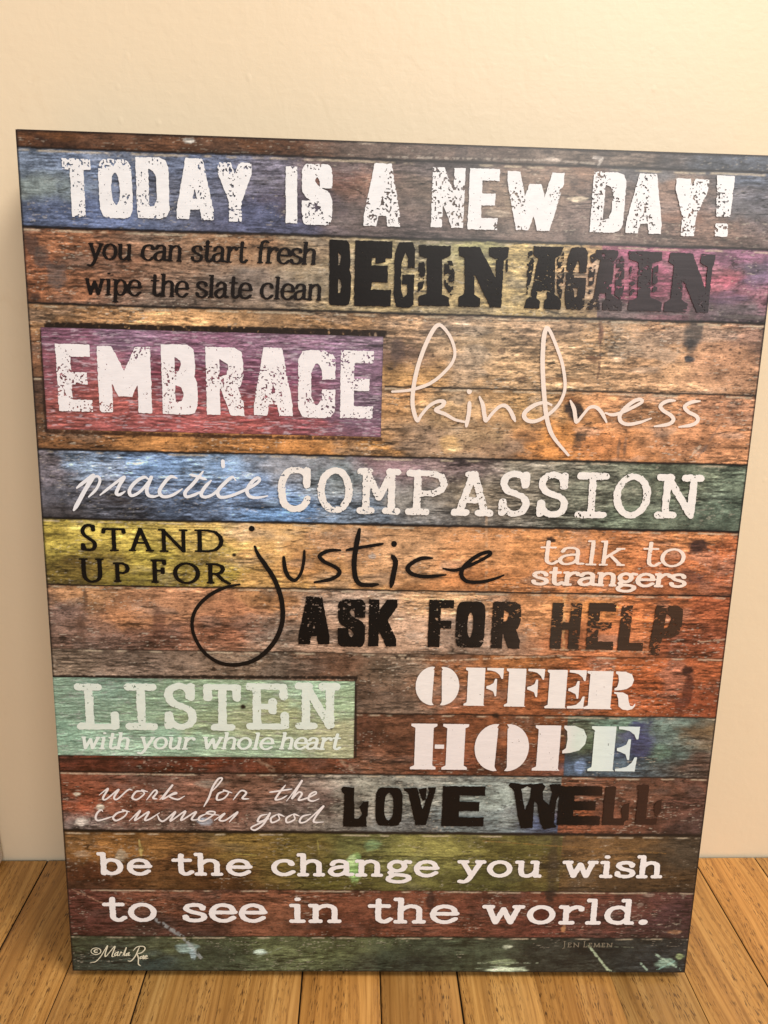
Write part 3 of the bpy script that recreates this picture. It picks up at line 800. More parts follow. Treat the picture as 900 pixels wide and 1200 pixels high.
LOW = {    # lowercase with serifs: (advance, strokes, serifs (x, y, left, right)), x-height 1
 'o': (1.04, [arc(.5, .5, .42, .5, 0, 360, 30)], []),
 'c': (.92, [spline([(.82, .74), (.74, .93), (.5, 1), (.22, .88), (.08, .55), (.14, .22), (.36, .02), (.62, .02), (.85, .2)], 5), [(.8, .74), (.76, .80)]], []),
 'e': (.96, [spline([(.1, .53), (.87, .53), (.87, .62), (.78, .88), (.5, 1), (.22, .88), (.08, .52), (.16, .18), (.4, 0), (.66, .02), (.88, .2)], 5)], []),
 'a': (.98, [spline([(.14, .76), (.24, .95), (.46, 1), (.66, .93), (.73, .74), (.73, .25), (.78, .05), (.95, .04)], 5), spline([(.73, .60), (.45, .57), (.18, .46), (.07, .25), (.18, .03), (.4, 0), (.62, .12), (.73, .3)], 5)], []),
 'n': (1.1, [[(.2, 0), (.2, 1)], spline([(.2, .7), (.38, .93), (.6, 1), (.8, .9), (.86, .66), (.86, 0)], 5)], [(.2, 0, .16, .16), (.2, 1, .18, 0), (.86, 0, .16, .16)]),
 'm': (1.6, [[(.2, 0), (.2, 1)], spline([(.2, .7), (.5, 1), (.75, .7), (.75, 0)], 5), spline([(.75, .7), (1.05, 1), (1.3, .7), (1.3, 0)], 5)], [(.2, 0, .16, .16), (.75, 0, .14, .14), (1.3, 0, .16, .16), (.2, 1, .18, 0)]),
 'h': (1.1, [[(.2, 0), (.2, AS)], spline([(.2, .7), (.38, .93), (.6, 1), (.8, .9), (.86, .66), (.86, 0)], 5)], [(.2, 0, .16, .16), (.2, AS, .18, 0), (.86, 0, .16, .16)]),
 'r': (.86, [[(.24, 0), (.24, 1)], spline([(.24, .62), (.4, .88), (.6, 1), (.78, .96), (.8, .84)], 5)], [(.24, 0, .18, .24), (.24, 1, .2, 0)]),
 'u': (1.08, [spline([(.2, 1), (.2, .35), (.27, .08), (.45, 0), (.66, .1), (.84, .34)], 5), [(.84, 1), (.84, 0)]], [(.2, 1, .18, 0), (.84, 1, .18, 0), (.84, 0, 0, .16)]),
 's': (.84, [spline([(.72, .76), (.64, .95), (.42, 1), (.18, .93), (.12, .75), (.28, .57), (.52, .48), (.74, .36), (.76, .16), (.6, .02), (.38, 0), (.16, .07), (.08, .26)], 5)], [(.76, .86, 0, .01), (.06, .14, .01, 0)]),
 't': (.78, [spline([(.34, 1.36), (.34, .3), (.42, .06), (.58, 0), (.76, .16)], 5)], [(.34, 1, .28, .34)]),
 'f': (.72, [spline([(.82, 1.36), (.66, AS + .02), (.46, 1.38), (.36, 1.1), (.36, 0)], 5)], [(.36, 1, .26, .32), (.36, 0, .18, .2)]),
 'i': (.6, [[(.3, 0), (.3, 1)], [(.29, 1.4), (.31, 1.4)]], [(.3, 0, .2, .2), (.3, 1, .2, 0)]),
 'l': (.58, [[(.3, 0), (.3, AS)]], [(.3, 0, .2, .2), (.3, AS, .2, 0)]),
 'p': (1.1, [[(.22, DE), (.22, 1)], spline([(.22, .68), (.36, .92), (.58, 1), (.84, .86), (.94, .5), (.84, .14), (.58, 0), (.36, .08), (.22, .3)], 5)], [(.22, DE, .17, .2), (.22, 1, .18, 0)]),
 'b': (1.08, [[(.2, 0), (.2, AS)], spline([(.2, .68), (.34, .92), (.56, 1), (.82, .86), (.93, .5), (.82, .14), (.56, 0), (.34, .08), (.2, .3)], 5)], [(.2, AS, .18, 0)]),
 'd': (1.1, [[(.86, 0), (.86, AS)], spline([(.86, .68), (.72, .92), (.5, 1), (.22, .86), (.1, .5), (.22, .14), (.5, 0), (.72, .08), (.86, .3)], 5)], [(.86, AS, .18, 0), (.86, 0, 0, .18)]),
 'g': (1.0, [arc(.42, .66, .31, .34, 0, 360, 22), spline([(.28, .34), (.14, .2), (.26, .06), (.62, .02), (.88, -.08), (.92, -.26), (.72, -.44), (.4, -.48), (.12, -.38), (.08, -.2), (.26, 0)], 5), [(.66, .9), (.8, 1), (.94, .96)]], []),
 'w': (1.42, [[(.14, 1), (.42, 0)], [(.42, 0), (.7, .86)], [(.7, .86), (.98, 0)], [(.98, 0), (1.26, 1)]], [(.14, 1, .15, .15), (1.26, 1, .15, .15)]),
 'y': (1.04, [[(.14, 1), (.52, .02)], spline([(.9, 1), (.52, 0), (.36, -.34), (.2, -.46), (.04, -.42)], 4)], [(.14, 1, .15, .17), (.88, 1, .15, .15)]),
 'k': (1.08, [[(.2, 0), (.2, AS)], [(.22, .4), (.78, 1)], [(.42, .6), (.86, 0)]], [(.2, 0, .16, .16), (.2, AS, .18, 0), (.8, 1, .16, .16), (.86, 0, .14, .16)]),
 '.': (.5, [[(.24, .06), (.26, .06)]], []),
}


class Ink:
    def __init__(s):
        s.prims = []

    # a stroke with an elliptical nib (a, b half axes), one radius per point allowed through k
    def stroke(s, pts, a, b=None, k=None):
        s.prims.append(('e', np.asarray(pts, float), a, a if b is None else b, k))

    def bar(s, pts, a, b):               # rectangular nib
        s.prims.append(('r', np.asarray(pts, float), a, b, None))

    def poly(s, pts, inset=0.0):
        s.prims.append(('p', np.asarray(pts, float), inset, 0.3, None))

    def residue(s, pts):
        s.prims.append(('z', np.array([B(*q) for q in pts]), 0.2, 0.3, None))

    def cutpx(s, pts):
        s.prims.append(('c', np.array([B(*q) for q in pts]), 0.0, 0.3, None))

    def polypx(s, pts, inset=0.0):
        s.poly([B(*q) for q in pts], inset)

    def box(s, xl, yt, xr, yb):
        ym, xm = (yt + yb) / 2, (xl + xr) / 2
        return float(B(xl, ym)[0]), float(B(xr, ym)[0]), float(B(xm, yb)[1]), float(B(xm, yt)[1])

    def grot(s, ch, box, pw, ph, lean=0.0, font=GROT):
        u0, u1, v0, v1 = s.box(*box)
        k = (u1 - u0) / (box[2] - box[0])
        a, b = pw * k / 2, ph * k / 2
        for st in font[ch]:
            p = np.array(st)
            x = u0 + a + p[:, 0] * (u1 - u0 - 2 * a)
            y = v0 + b + p[:, 1] * (v1 - v0 - 2 * b)
            s.bar(np.stack([x + lean * (y - v0), y], -1), a, b)

    def slab(s, ch, box, pw, ph, font=SLAB, ser=1.0, sh=None):
        u0, u1, v0, v1 = s.box(*box)
        k = (u1 - u0) / (box[2] - box[0])
        a, b = pw * k / 2, ph * k / 2
        strokes, sers = font[ch]
        fx = lambda x: u0 + a + x * (u1 - u0 - 2 * a)
        fy = lambda y: v0 + b + y * (v1 - v0 - 2 * b)
        for st in strokes:
            p = np.array(st)
            s.stroke(np.stack([fx(p[:, 0]), fy(p[:, 1])], -1), a, b)
        hb = b if sh is None else sh * k / 2
        for (x, y, l) in sers:
            s.stroke([(fx(x - l * ser), fy(y)), (fx(x + l * ser), fy(y))], min(a, hb * 1.2), hb)

    def word(s, text, xl, xr, base, top, pw, ph, ser=1.0, slant=0.0, sh=None, narrow=1.0):
        """lowercase word between two measured edges; base and top are the baseline and x-height as ((x, y), (x, y))"""
        xm = (xl + xr) / 2
        yb = np.interp(xm, [base[0][0], base[1][0]], [base[0][1], base[1][1]])
        yt = np.interp(xm, [top[0][0], top[1][0]], [top[0][1], top[1][1]])
        u0, u1, v0, v1 = s.box(xl, yt, xr, yb)
        k = (u1 - u0) / (xr - xl)
        a, b = pw * k / 2, ph * k / 2
        xh = v1 - v0 - 2 * b
        tot = sum(LOW[c][0] for c in text)
        sx = (u1 - u0) / tot
        x = u0
        hb = b if sh is None else sh * k / 2
        for c in text:
            adv, strokes, sers = LOW[c]
            fx = lambda q, y: x + (adv * .5 + (q - adv * .5) * narrow) * sx + slant * y * xh
            fy = lambda q: v0 + b + q * xh
            kk = 1.5 if c == '.' else 1.0
            for st in strokes:
                p = np.array(st)
                s.stroke(np.stack([fx(p[:, 0], p[:, 1]), fy(p[:, 1])], -1), a * kk, b * kk)
            for (q, y, l, r) in sers:
                s.stroke([(fx(q - l * ser, y), fy(y)), (fx(q + r * ser, y), fy(y))], min(a, hb), hb)
            x += adv * sx

    def script(s, pts, ox, oy, sc, width, taper=0.25, thin=None):
        p = spline(pts, 7)
        u, v = B(p[:, 0] / sc + ox, p[:, 1] / sc + oy)
        k = float(B(p[0, 0] / sc + ox + 5, p[0, 1] / sc + oy)[0] - u[0]) / 5
        t = np.linspace(0, 1, len(u))
        r = np.minimum(1, taper + (1 - taper) * np.minimum(t, 1 - t) / .10)
        # a pen presses on down strokes
        dv = np.gradient(v)
        du = np.gradient(u)
        press = 1 + .16 * np.clip(-dv / (np.hypot(du, dv) + 1e-6), -1, 1)
        s.stroke(np.stack([u, v], -1), width * k / 2, None, r * press)

    def dot(s, x, y, r):
        u, v = (float(q) for q in B(x, y))
        k = float(B(x + 5, y)[0] - u) / 5
        s.stroke([(u - .01, v), (u + .01, v + r * k * .1)], r * k)

    def build(s, name, label, color_fn, h=0.25, wear=None, rough=(0.12, 1.2), seed=1, depth=0.0008, owner=None):
        allp = np.vstack([p[1] for p in s.prims])
        pad = 6.0
        lo, hi = allp.min(0) - pad, allp.max(0) + pad
        lo = np.maximum(lo, [-2, -2])
        nx, ny = int((hi[0] - lo[0]) / h) + 2, int((hi[1] - lo[1]) / h) + 2
        X = lo[0] + h * np.arange(nx)
        Y = lo[1] + h * np.arange(ny)
        F = np.full((ny, nx), -3.0)
        Z = np.full((ny, nx), -3.0)

        def sub(pmin, pmax):
            i0, i1 = max(0, int((pmin[0] - lo[0]) / h)), min(nx, int((pmax[0] - lo[0]) / h) + 2)
            j0, j1 = max(0, int((pmin[1] - lo[1]) / h)), min(ny, int((pmax[1] - lo[1]) / h) + 2)
            return slice(j0, j1), slice(i0, i1)

        for kind, p, a, b, kk in s.prims:
            if kind in 'pcz':
                sl = sub(p.min(0) - 1.0, p.max(0) + 1.0)
                gx, gy = np.meshgrid(X[sl[1]], Y[sl[0]])
                ins = np.zeros(gx.shape, bool)
                dist = np.full(gx.shape, 9.0)
                q = np.vstack([p, p[:1]])
                for (x0, y0), (x1, y1) in zip(q[:-1], q[1:]):
                    if y0 != y1:
                        c = ((y0 > gy) != (y1 > gy)) & (gx < (x1 - x0) * (gy - y0) / (y1 - y0) + x0)
                        ins ^= c
                    L2 = (x1 - x0) ** 2 + (y1 - y0) ** 2 + 1e-12
                    t = np.clip(((gx - x0) * (x1 - x0) + (gy - y0) * (y1 - y0)) / L2, 0, 1)
                    dist = np.minimum(dist, np.hypot(gx - x0 - t * (x1 - x0), gy - y0 - t * (y1 - y0)))
                sd = np.where(ins, dist, -dist) - a
                if kind == 'z':
                    Z[sl] = np.maximum(Z[sl], sd)
                else:
                    F[sl] = np.maximum(F[sl], sd) if kind == 'p' else np.minimum(F[sl], -sd)
                continue
            if kk is None:
                kk = np.ones(len(p))
            for n in range(len(p) - 1):
                (x0, y0), (x1, y1) = p[n], p[n + 1]
                m = 1.0
                sl = sub((min(x0, x1) - a * 1.2 - m, min(y0, y1) - b * 1.2 - m), (max(x0, x1) + a * 1.2 + m, max(y0, y1) + b * 1.2 + m))
                gx, gy = np.meshgrid(X[sl[1]], Y[sl[0]])
                if kind == 'e':
                    q = a / b
                    L2 = (x1 - x0) ** 2 + ((y1 - y0) * q) ** 2 + 1e-12
                    t = np.clip(((gx - x0) * (x1 - x0) + (gy - y0) * (y1 - y0) * q * q) / L2, 0, 1)
                    d = np.hypot(gx - x0 - t * (x1 - x0), (gy - y0 - t * (y1 - y0)) * q)
                    f = (a * (kk[n] * (1 - t) + kk[n + 1] * t) - d) * min(1.0, 1 / q)
                else:
                    # convex hull of the nib rectangle at both ends
                    f = np.minimum(np.minimum(gx - (min(x0, x1) - a), (max(x0, x1) + a) - gx),
                                   np.minimum(gy - (min(y0, y1) - b), (max(y0, y1) + b) - gy))
                    dx, dy = x1 - x0, y1 - y0
                    L = math.hypot(dx, dy)
                    if L > 1e-6:
                        nxv, nyv = -dy / L, dx / L
                        ext = abs(nxv) * a + abs(nyv) * b
                        f = np.minimum(f, ext - np.abs((gx - x0) * nxv + (gy - y0) * nyv))
                F[sl] = np.maximum(F[sl], f)
        GX, GY = np.meshgrid(X, Y)
        if Z.max() > 0:
            worn = (fbm(GX / 2.2, GY / 1.6, 3, seed + 8) - .38) * 5
            F = np.maximum(F, np.minimum(np.minimum(Z, -F - .55), worn))
        F = F + (fbm(GX / rough[1], GY / rough[1], 3, seed) - .5) * 2 * rough[0] * 1.4
        if wear:
            amount, sx, sy = wear[:3]
            n = fbm(GX / sx, GY / sy, 3, seed + 3)
            pat = fbm(GX / 11, GY / 11, 3, seed + 4)
            if len(wear) > 3:
                amount = amount * wear[3](GX, GY)
            thr = amount * (.45 + 1.1 * sstep(.36, .64, pat))
            F = np.minimum(F, (n - .10 - .21 * thr) * 3.2 * min(sx, sy))
        F = F + 1e-7
        F[0, :] = F[-1, :] = F[:, 0] = F[:, -1] = -1
        pos = F > 0
        c0, c1, c2, c3 = pos[:-1, :-1], pos[:-1, 1:], pos[1:, 1:], pos[1:, :-1]
        case = c0 * 1 + c1 * 2 + c2 * 4 + c3 * 8
        NC = nx * ny

        def corner(j, i):
            return j * nx + i

        def eh(j, i):                   # edge from (j,i) to (j,i+1)
            return NC + j * nx + i

        def evt(j, i):                  # edge from (j,i) to (j+1,i)
            return 2 * NC + j * nx + i
        TAB = {1: ['0', 'a', 'd'], 2: ['1', 'b', 'a'], 4: ['2', 'c', 'b'], 8: ['3', 'd', 'c'], 3: ['0', '1', 'b', 'd'], 6: ['1', '2', 'c', 'a'],
               12: ['2', '3', 'd', 'b'], 9: ['3', '0', 'a', 'c'], 7: ['0', '1', '2', 'c', 'd'], 14: ['1', '2', '3', 'd', 'a'],
               13: ['2', '3', '0', 'a', 'b'], 11: ['3', '0', '1', 'b', 'c'], 5: ['0', 'a', 'b', '2', 'c', 'd'], 10: ['1', 'b', 'c', '3', 'd', 'a']}
        fl, ft = [], []
        for cs, codes in TAB.items():
            j, i = np.nonzero(case == cs)
            if len(j) == 0:
                continue
            M = {'0': lambda: corner(j, i), '1': lambda: corner(j, i + 1), '2': lambda: corner(j + 1, i + 1), '3': lambda: corner(j + 1, i),
                 'a': lambda: eh(j, i), 'b': lambda: evt(j, i + 1), 'c': lambda: eh(j + 1, i), 'd': lambda: evt(j, i)}
            arr = np.stack([M[c]() for c in codes], -1)
            fl.append(arr.ravel())
            ft.append(np.full(len(j), len(codes)))
        full = case == 15                # runs of full cells become one quad (at most 12 cells)
        for j in range(full.shape[0]):
            r = full[j].astype(np.int8)
            if not r.any():
                continue
            d = np.diff(np.concatenate([[0], r, [0]]))
            st, en = np.nonzero(d == 1)[0], np.nonzero(d == -1)[0]
            for a0, b0 in zip(st, en):
                for q in range(a0, b0, 12):
                    e0 = min(q + 12, b0)
                    fl.append(np.array([corner(j, q), corner(j, e0), corner(j + 1, e0), corner(j + 1, q)]))
                    ft.append(np.array([4]))
        fl, ft = np.concatenate(fl), np.concatenate(ft)
        ids, inv = np.unique(fl, return_inverse=True)
        co = np.zeros((len(ids), 2))
        kk = ids // NC
        rem = ids % NC
        jj, ii = rem // nx, rem % nx
        co[:, 0], co[:, 1] = X[ii], Y[jj]
        m = kk == 1
        f0, f1 = F[jj[m], ii[m]], F[jj[m], ii[m] + 1]
        co[m, 0] += h * f0 / (f0 - f1)
        m = kk == 2
        f0, f1 = F[jj[m], ii[m]], F[jj[m] + 1, ii[m]]
        co[m, 1] += h * f0 / (f0 - f1)
        u, v = co[:, 0], co[:, 1]
        verts = np.stack([(u - W / 2) * .001, np.full(u.shape, -depth), v * .001], -1)
        cc = color_fn(u, v)
        pale = sstep(.3, .5, cc.mean(-1))[:, None]
        cc = cc * (1 - pale + pale * np.array([.97, 1.0, 1.045]))
        o = mesh_obj(name, verts, inv.ravel(), ft, M_INK, owner or sign, np.clip(cc, .002, .95))
        o['label'] = label
        return o


def flat(c, var=0.06, seed=5):
    lc = s2l(c)

    def f(u, v):
        k = 1 + (fbm(u / 4, v / 2.5, 3, seed) - .5) * 2 * var
        return lc[None, :] * k[:, None]
    return f


def across(stops, var=0.25, sy=.8, seed=9):
    """ink colour changing along the board: (photo x, photo y, colour)"""
    us = [float(B(x, y)[0]) for x, y, _ in stops]
    cs = np.array([s2l(c) for _, _, c in stops])

    def f(u, v):
        q = u + (fbm(u / 5, v / 5, 3, seed + 1) - .5) * 6
        c = np.stack([np.interp(q, us, cs[:, k]) for k in range(3)], -1)
        k = np.exp((fbm(u / 12, v / sy, 4, seed) - .5) * 2 * var)
        return c * k[:, None]
    return f


# TODAY IS A NEW DAY!
k = Ink()
for ch, bx, pw, ph in [
    ('T', (75, 186.5, 108, 254.5), 16, 12), ('O', (116.5, 187, 155.5, 256), 14.5, 13), ('D', (160.5, 185, 198.5, 256.5), 14.5, 12),
    ('A', (207, 186, 250, 257.5), 14, 12), ('Y', (256, 191, 295.5, 260), 15, 12), ('I', (335, 195.5, 348.5, 262), 13.5, 12),
    ('S', (354, 193, 389.5, 263.5), 14.5, 13), ('A', (427, 192, 469.5, 265.5), 14.5, 12), ('N', (506, 197, 544, 267), 13, 12),
    ('E', (549, 198, 584, 269.5), 15.5, 13), ('W', (593, 202, 659, 270.5), 14.5, 12), ('D', (693, 202, 731.5, 273), 14.5, 13),
    ('A', (735, 204, 777, 274), 14.5, 12), ('Y', (789, 210, 827, 277), 16, 12)]:
    k.grot(ch, bx, pw, ph)
k.polypx([(839.5, 206), (860.5, 207), (855, 254), (838.5, 254.5)])
k.polypx([(837.5, 262), (852.5, 262), (851.5, 278), (836.5, 277.5)])
k.build('lettering', 'white worn words TODAY IS A NEW DAY!', flat((238, 236, 236)), .25, (.92, .85, .85), (.24, 1.4), 11)

# you can start fresh / wipe the slate clean
k = Ink()
b1, t1 = ((104, 304.6), (370, 310.8)), ((104, 284.8), (370, 291.0))
for w, a, b in (('you', 103.5, 155), ('can', 165.5, 214), ('start', 224, 289), ('fresh', 299, 371)):
    k.word(w, a, b, b1, t1, 4.2, 2.1, .95, .10, 1.7)
b2, t2 = ((100, 345.8), (377, 352.8)), ((100, 326.0), (377, 333.0))
for w, a, b in (('wipe', 99.5, 165), ('the', 175.5, 220.5), ('slate', 229.5, 294.5), ('clean', 305, 377.5)):
    k.word(w, a, b, b2, t2, 4.2, 2.1, .95, .08, 1.7)
k.build('lettering', 'small dark words you can start fresh, wipe the slate clean', flat((24, 18, 16)), .2, (.25, .8, .8), (.10, .7), 21)

# BEGIN AGAIN in wood type
k = Ink()
k.grot('B', (386, 281.5, 411.5, 358), 10.5, 13)
k.grot('E', (415.5, 282.5, 459, 359), 20, 19)
k.polypx([(440, 300), (452, 300), (452, 308), (440, 309)])
k.grot('G', (462, 284, 485.5, 360.5), 8, 11)
k.polypx([(490.5, 287.5), (528, 288.5), (528, 300), (518, 304), (518, 345), (526, 349), (526.5, 359), (490, 358.5), (490, 348), (500, 344), (500, 303), (491, 300)])
k.polypx([(537, 289.5), (562, 289.5), (581, 327), (581, 304), (573, 300), (573, 289.5), (596.5, 290), (595, 302), (590.5, 305), (587, 360.5), (574, 360), (556, 322), (555.5, 345), (562.5, 350), (562, 360), (537, 359.5), (537.5, 348), (544, 344), (544.5, 303), (538, 300)])
k.polypx([(625, 288.5), (660, 290), (657, 299), (650.5, 302), (649.5, 345), (657, 352), (656.5, 363), (637, 362), (637.5, 352), (641, 350), (640, 342), (629.5, 341.5), (628.5, 350), (632.5, 353), (632, 362), (614, 361), (616, 352), (621.5, 347), (630.5, 303), (625, 300)])
k.grot('G', (663, 290, 686.5, 363), 9, 12)
k.polypx([(698, 292.5), (724, 293.5), (724, 301), (720, 305), (715.5, 345), (729, 354), (728, 364), (705, 363.5), (706, 354), (709.5, 351), (709, 344), (702.5, 343), (700.5, 352), (703, 355), (702, 363), (686, 362.5), (689, 354), (695, 349), (703, 305), (697, 302)])
k.polypx([(736, 294.5), (775.5, 295.5), (775, 305), (763.5, 309), (761.5, 348), (775, 355), (774, 365), (735, 364), (736, 353), (746.5, 349), (748, 308), (737, 304)])
k.polypx([(785, 296), (811, 297), (826, 338), (828.5, 313), (820, 308), (821, 297.5), (838, 298.5), (836, 310), (834, 313), (829, 367), (816, 366), (800.5, 330), (798, 351), (805, 356), (804, 366), (777, 365), (778, 355), (785, 351), (789, 311), (783, 307)])
for pts in ([(490, 308), (497, 306), (499, 318), (496, 338), (489, 343)], [(520, 306), (530, 305), (533, 320), (531, 350), (526, 345), (520, 335)],
            [(592, 304), (596, 302), (595, 318), (592, 322)], [(618, 295), (624, 293), (631, 300), (625, 306), (618, 302)], [(617, 306), (627, 303), (622, 330), (616, 353)],
            [(652, 304), (661, 293), (661, 325), (657, 353), (652, 340)], [(690, 300), (698, 296), (702, 303), (693, 310)], [(689, 313), (699, 310), (694, 340), (689, 350)],
            [(722, 303), (732, 298), (731, 340), (725, 356), (719, 345)], [(764, 314), (771, 310), (770, 340), (763, 346)], [(737, 312), (744, 312), (744, 344), (737, 348)]):
    k.residue(pts)
k.build('lettering', 'black wood type words BEGIN AGAIN', across([(386, 320, (20, 15, 12)), (650, 325, (22, 16, 13)), (690, 325, (44, 37, 36)), (720, 330, (62, 55, 58)), (835, 330, (62, 57, 61))], .28, .7, 31),
        .25, (.62, 1.6, .8, lambda U, V: .3 + .9 * sstep(205, 290, U)), (.25, 1.5), 31)

# EMBRACE
k = Ink()
for ch, bx, pw, ph in [('E', (67.5, 403.5, 107.5, 482), 17, 14), ('M', (115.5, 406, 177.5, 483.5), 16, 13), ('B', (190, 404, 231.5, 485.5), 15.5, 14),
                       ('R', (242, 407, 286, 486.5), 16, 14), ('A', (297.5, 407.5, 343, 487), 15.5, 13), ('C', (349.5, 410.5, 393, 489.5), 15.5, 14), ('E', (399, 411, 437.5, 490), 16, 14)]:
    k.grot(ch, bx, pw, ph)
k.build('lettering', 'white speckled word EMBRACE', flat((240, 234, 234)), .25, (.90, .85, .85), (.26, 1.6), 41, owner=PURPLE)

# kindness
k = Ink()
o1, o2 = (460, 370, 4.5), (640, 370, 4.5)
k.script([(-2, 400), (60, 396), (120, 385), (200, 355), (265, 305), (315, 245), (328, 190), (308, 120), (270, 65), (240, 50), (208, 85), (165, 175), (130, 280), (110, 380), (105, 460), (116, 520), (132, 553), (150, 525), (190, 478), (235, 452), (270, 453), (262, 475), (228, 497), (280, 520), (330, 548), (384, 560)], *o1, 4.2, .6)
k.script([(405, 455), (402, 510), (388, 582)], *o1, 4.2, .6)
k.script([(398, 396), (405, 404), (412, 396)], *o1, 4.0, .5)
k.script([(458, 428), (475, 470), (483, 520), (492, 553), (520, 520), (560, 480), (592, 474), (618, 498), (636, 535), (645, 555)], *o1, 4.2, .5)
k.script([(836, 470), (800, 457), (750, 470), (705, 500), (692, 525), (705, 548), (740, 557), (790, 540), (850, 495), (890, 440), (908, 370), (895, 260), (862, 160), (830, 85), (812, 66), (797, 110), (790, 220), (792, 330), (800, 440), (810, 530), (832, 610), (866, 665), (925, 734)], *o1, 4.5, .6)
k.script([(126, 448), (145, 490), (152, 535), (160, 560), (190, 525), (225, 485), (260, 482), (290, 510), (316, 560)], *o2, 4.0, .5)
k.script([(310, 512), (345, 522), (390, 512), (450, 485), (503, 455), (492, 441), (458, 452), (410, 490), (385, 530), (395, 560), (430, 572), (490, 562), (552, 540)], *o2, 4.0, .45)
k.script([(677, 447), (635, 450), (600, 474), (615, 500), (655, 525), (668, 550), (640, 572), (568, 583)], *o2, 3.9, .5)
k.script([(808, 450), (765, 455), (728, 478), (745, 505), (790, 530), (795, 555), (765, 575), (698, 586)], *o2, 3.9, .5)
k.build('lettering', 'pale handwritten word kindness', flat((238, 220, 206), .03), .22, None, (.07, .8), 51)

# practice
k = Ink()
o3 = (80, 530, 3.6)
k.script([(38, 150), (70, 124), (108, 98), (72, 160), (45, 210), (26, 243)], *o3, 4.4, .5)
k.script([(64, 165), (92, 120), (122, 100), (136, 116), (122, 152), (88, 188)], *o3, 2.9, .5)
k.script([(136, 180), (180, 145), (236, 104), (220, 135), (205, 170), (218, 178), (242, 164)], *o3, 3.6, .45)
k.script([(346, 117), (322, 104), (285, 125), (260, 160), (270, 182), (305, 165), (340, 125), (352, 105), (334, 150), (338, 178), (360, 186), (386, 180)], *o3, 3.7, .45)
k.script([(460, 108), (432, 103), (402, 135), (386, 165), (402, 186), (440, 180), (482, 154)], *o3, 3.7, .45)
k.script([(570, 80), (530, 130), (496, 166), (500, 186), (530, 180), (560, 165)], *o3, 3.7, .45)
k.script([(516, 93), (545, 101), (583, 114)], *o3, 3.2, .5)
k.script([(604, 118), (575, 150), (562, 178), (580, 188), (612, 176), (640, 150)], *o3, 3.6, .45)
k.script([(653, 34), (654, 48), (655, 62)], *o3, 4.0, .35)
k.script([(708, 118), (692, 104), (655, 135), (632, 165), (642, 188), (682, 184), (732, 165), (782, 140), (808, 118), (800, 107), (775, 125), (755, 160), (767, 185), (800, 190), (842, 183)], *o3, 3.7, .45)
k.build('lettering', 'white handwritten word practice', flat((234, 233, 236), .03), .2, (.12, .8, .8), (.07, .7), 61)

# COMPASSION
k = Ink()
for ch, bx in [('C', (326, 547, 365, 599.5)), ('O', (372, 547.5, 413.5, 601)), ('M', (420, 549, 468, 602)), ('P', (477, 551, 524, 603)), ('A', (530, 552, 578, 604)),
               ('S', (584, 552, 621.5, 605)), ('S', (629, 553, 666.5, 606)), ('I', (673, 554, 713.5, 606.5)), ('O', (718.5, 554.5, 762, 607)), ('N', (769, 556, 822, 607))]:
    k.slab(ch, bx, 8.6, 7.2, SLAB, 1.0, 8)
k.build('lettering', 'cream typewriter word COMPASSION', flat((238, 231, 224)), .25, (.62, 1.0, 1.0), (.32, 1.7), 71)

# STAND UP FOR
k = Ink()
for ch, bx, pw, ph in [('S', (94, 613.5, 114.5, 645.5), 4.2, 3), ('T', (119.5, 618.5, 148.5, 645.8), 4.2, 2.4), ('A', (150, 618.5, 182, 646), 4.2, 2.4), ('N', (186, 619.5, 221.5, 647), 4, 2.4),
                       ('D', (228, 620, 262.5, 647), 4.4, 2.4), ('U', (92.5, 653.5, 124.5, 682), 4.4, 2.6), ('P', (132.5, 658.5, 153, 682), 4.2, 2.4), ('F', (176, 655, 197, 683), 4.4, 2.4),
                       ('O', (203, 658.5, 235, 684), 4.4, 2.6), ('R', (241, 659.5, 271.5, 684), 4.4, 2.6)]:
    k.slab(ch, bx, pw * 1.2, ph * 1.12, ROMAN, 1.0, 2.3)
k.build('lettering', 'black classical capitals STAND UP FOR', flat((14, 11, 7)), .2, (.1, .8, .8), (.06, .7), 81)

# justice
k = Ink()
o4, o5 = (210, 605, 4.5), (400, 605, 4.5)
k.script([(400, 158), (416, 198), (455, 255), (500, 325), (530, 400), (545, 470), (545, 550), (520, 630), (470, 700), (400, 755), (310, 780), (220, 772), (140, 722), (90, 650), (70, 580), (80, 510), (120, 450), (180, 402), (250, 372), (320, 357)], *o4, 5.0, .5)
k.dot(295.2, 619.3, 3.3)
k.script([(552, 215), (560, 280), (580, 320), (612, 335), (642, 300), (657, 240), (661, 180)], *o4, 4.4, .7)
k.script([(850, 177), (790, 180), (742, 205), (762, 235), (830, 270), (845, 300), (800, 330), (715, 346)], *o4, 4.2, .6)
k.script([(96, 68), (80, 150), (68, 240), (75, 320), (100, 355), (150, 361), (192, 357)], *o5, 5.2, .6)
k.script([(30, 176), (100, 163), (218, 144)], *o5, 4.0, .7)
k.script([(268, 206), (286, 240), (276, 300), (262, 370)], *o5, 5.2, .5)
k.dot(461.8, 637.2, 3.4)
k.script([(480, 219), (420, 221), (365, 250), (350, 278), (380, 305), (450, 316), (550, 307)], *o5, 4.6, .45)
k.script([(537, 274), (600, 283), (680, 256), (760, 216), (788, 195), (768, 187), (710, 210), (650, 260), (632, 305), (660, 340), (730, 345), (800, 330), (855, 309)], *o5, 4.4, .5)
k.build('lettering', 'black brush script word justice with a long looping tail', flat((19, 15, 13), .05), .22, None, (.09, 1.0), 91)

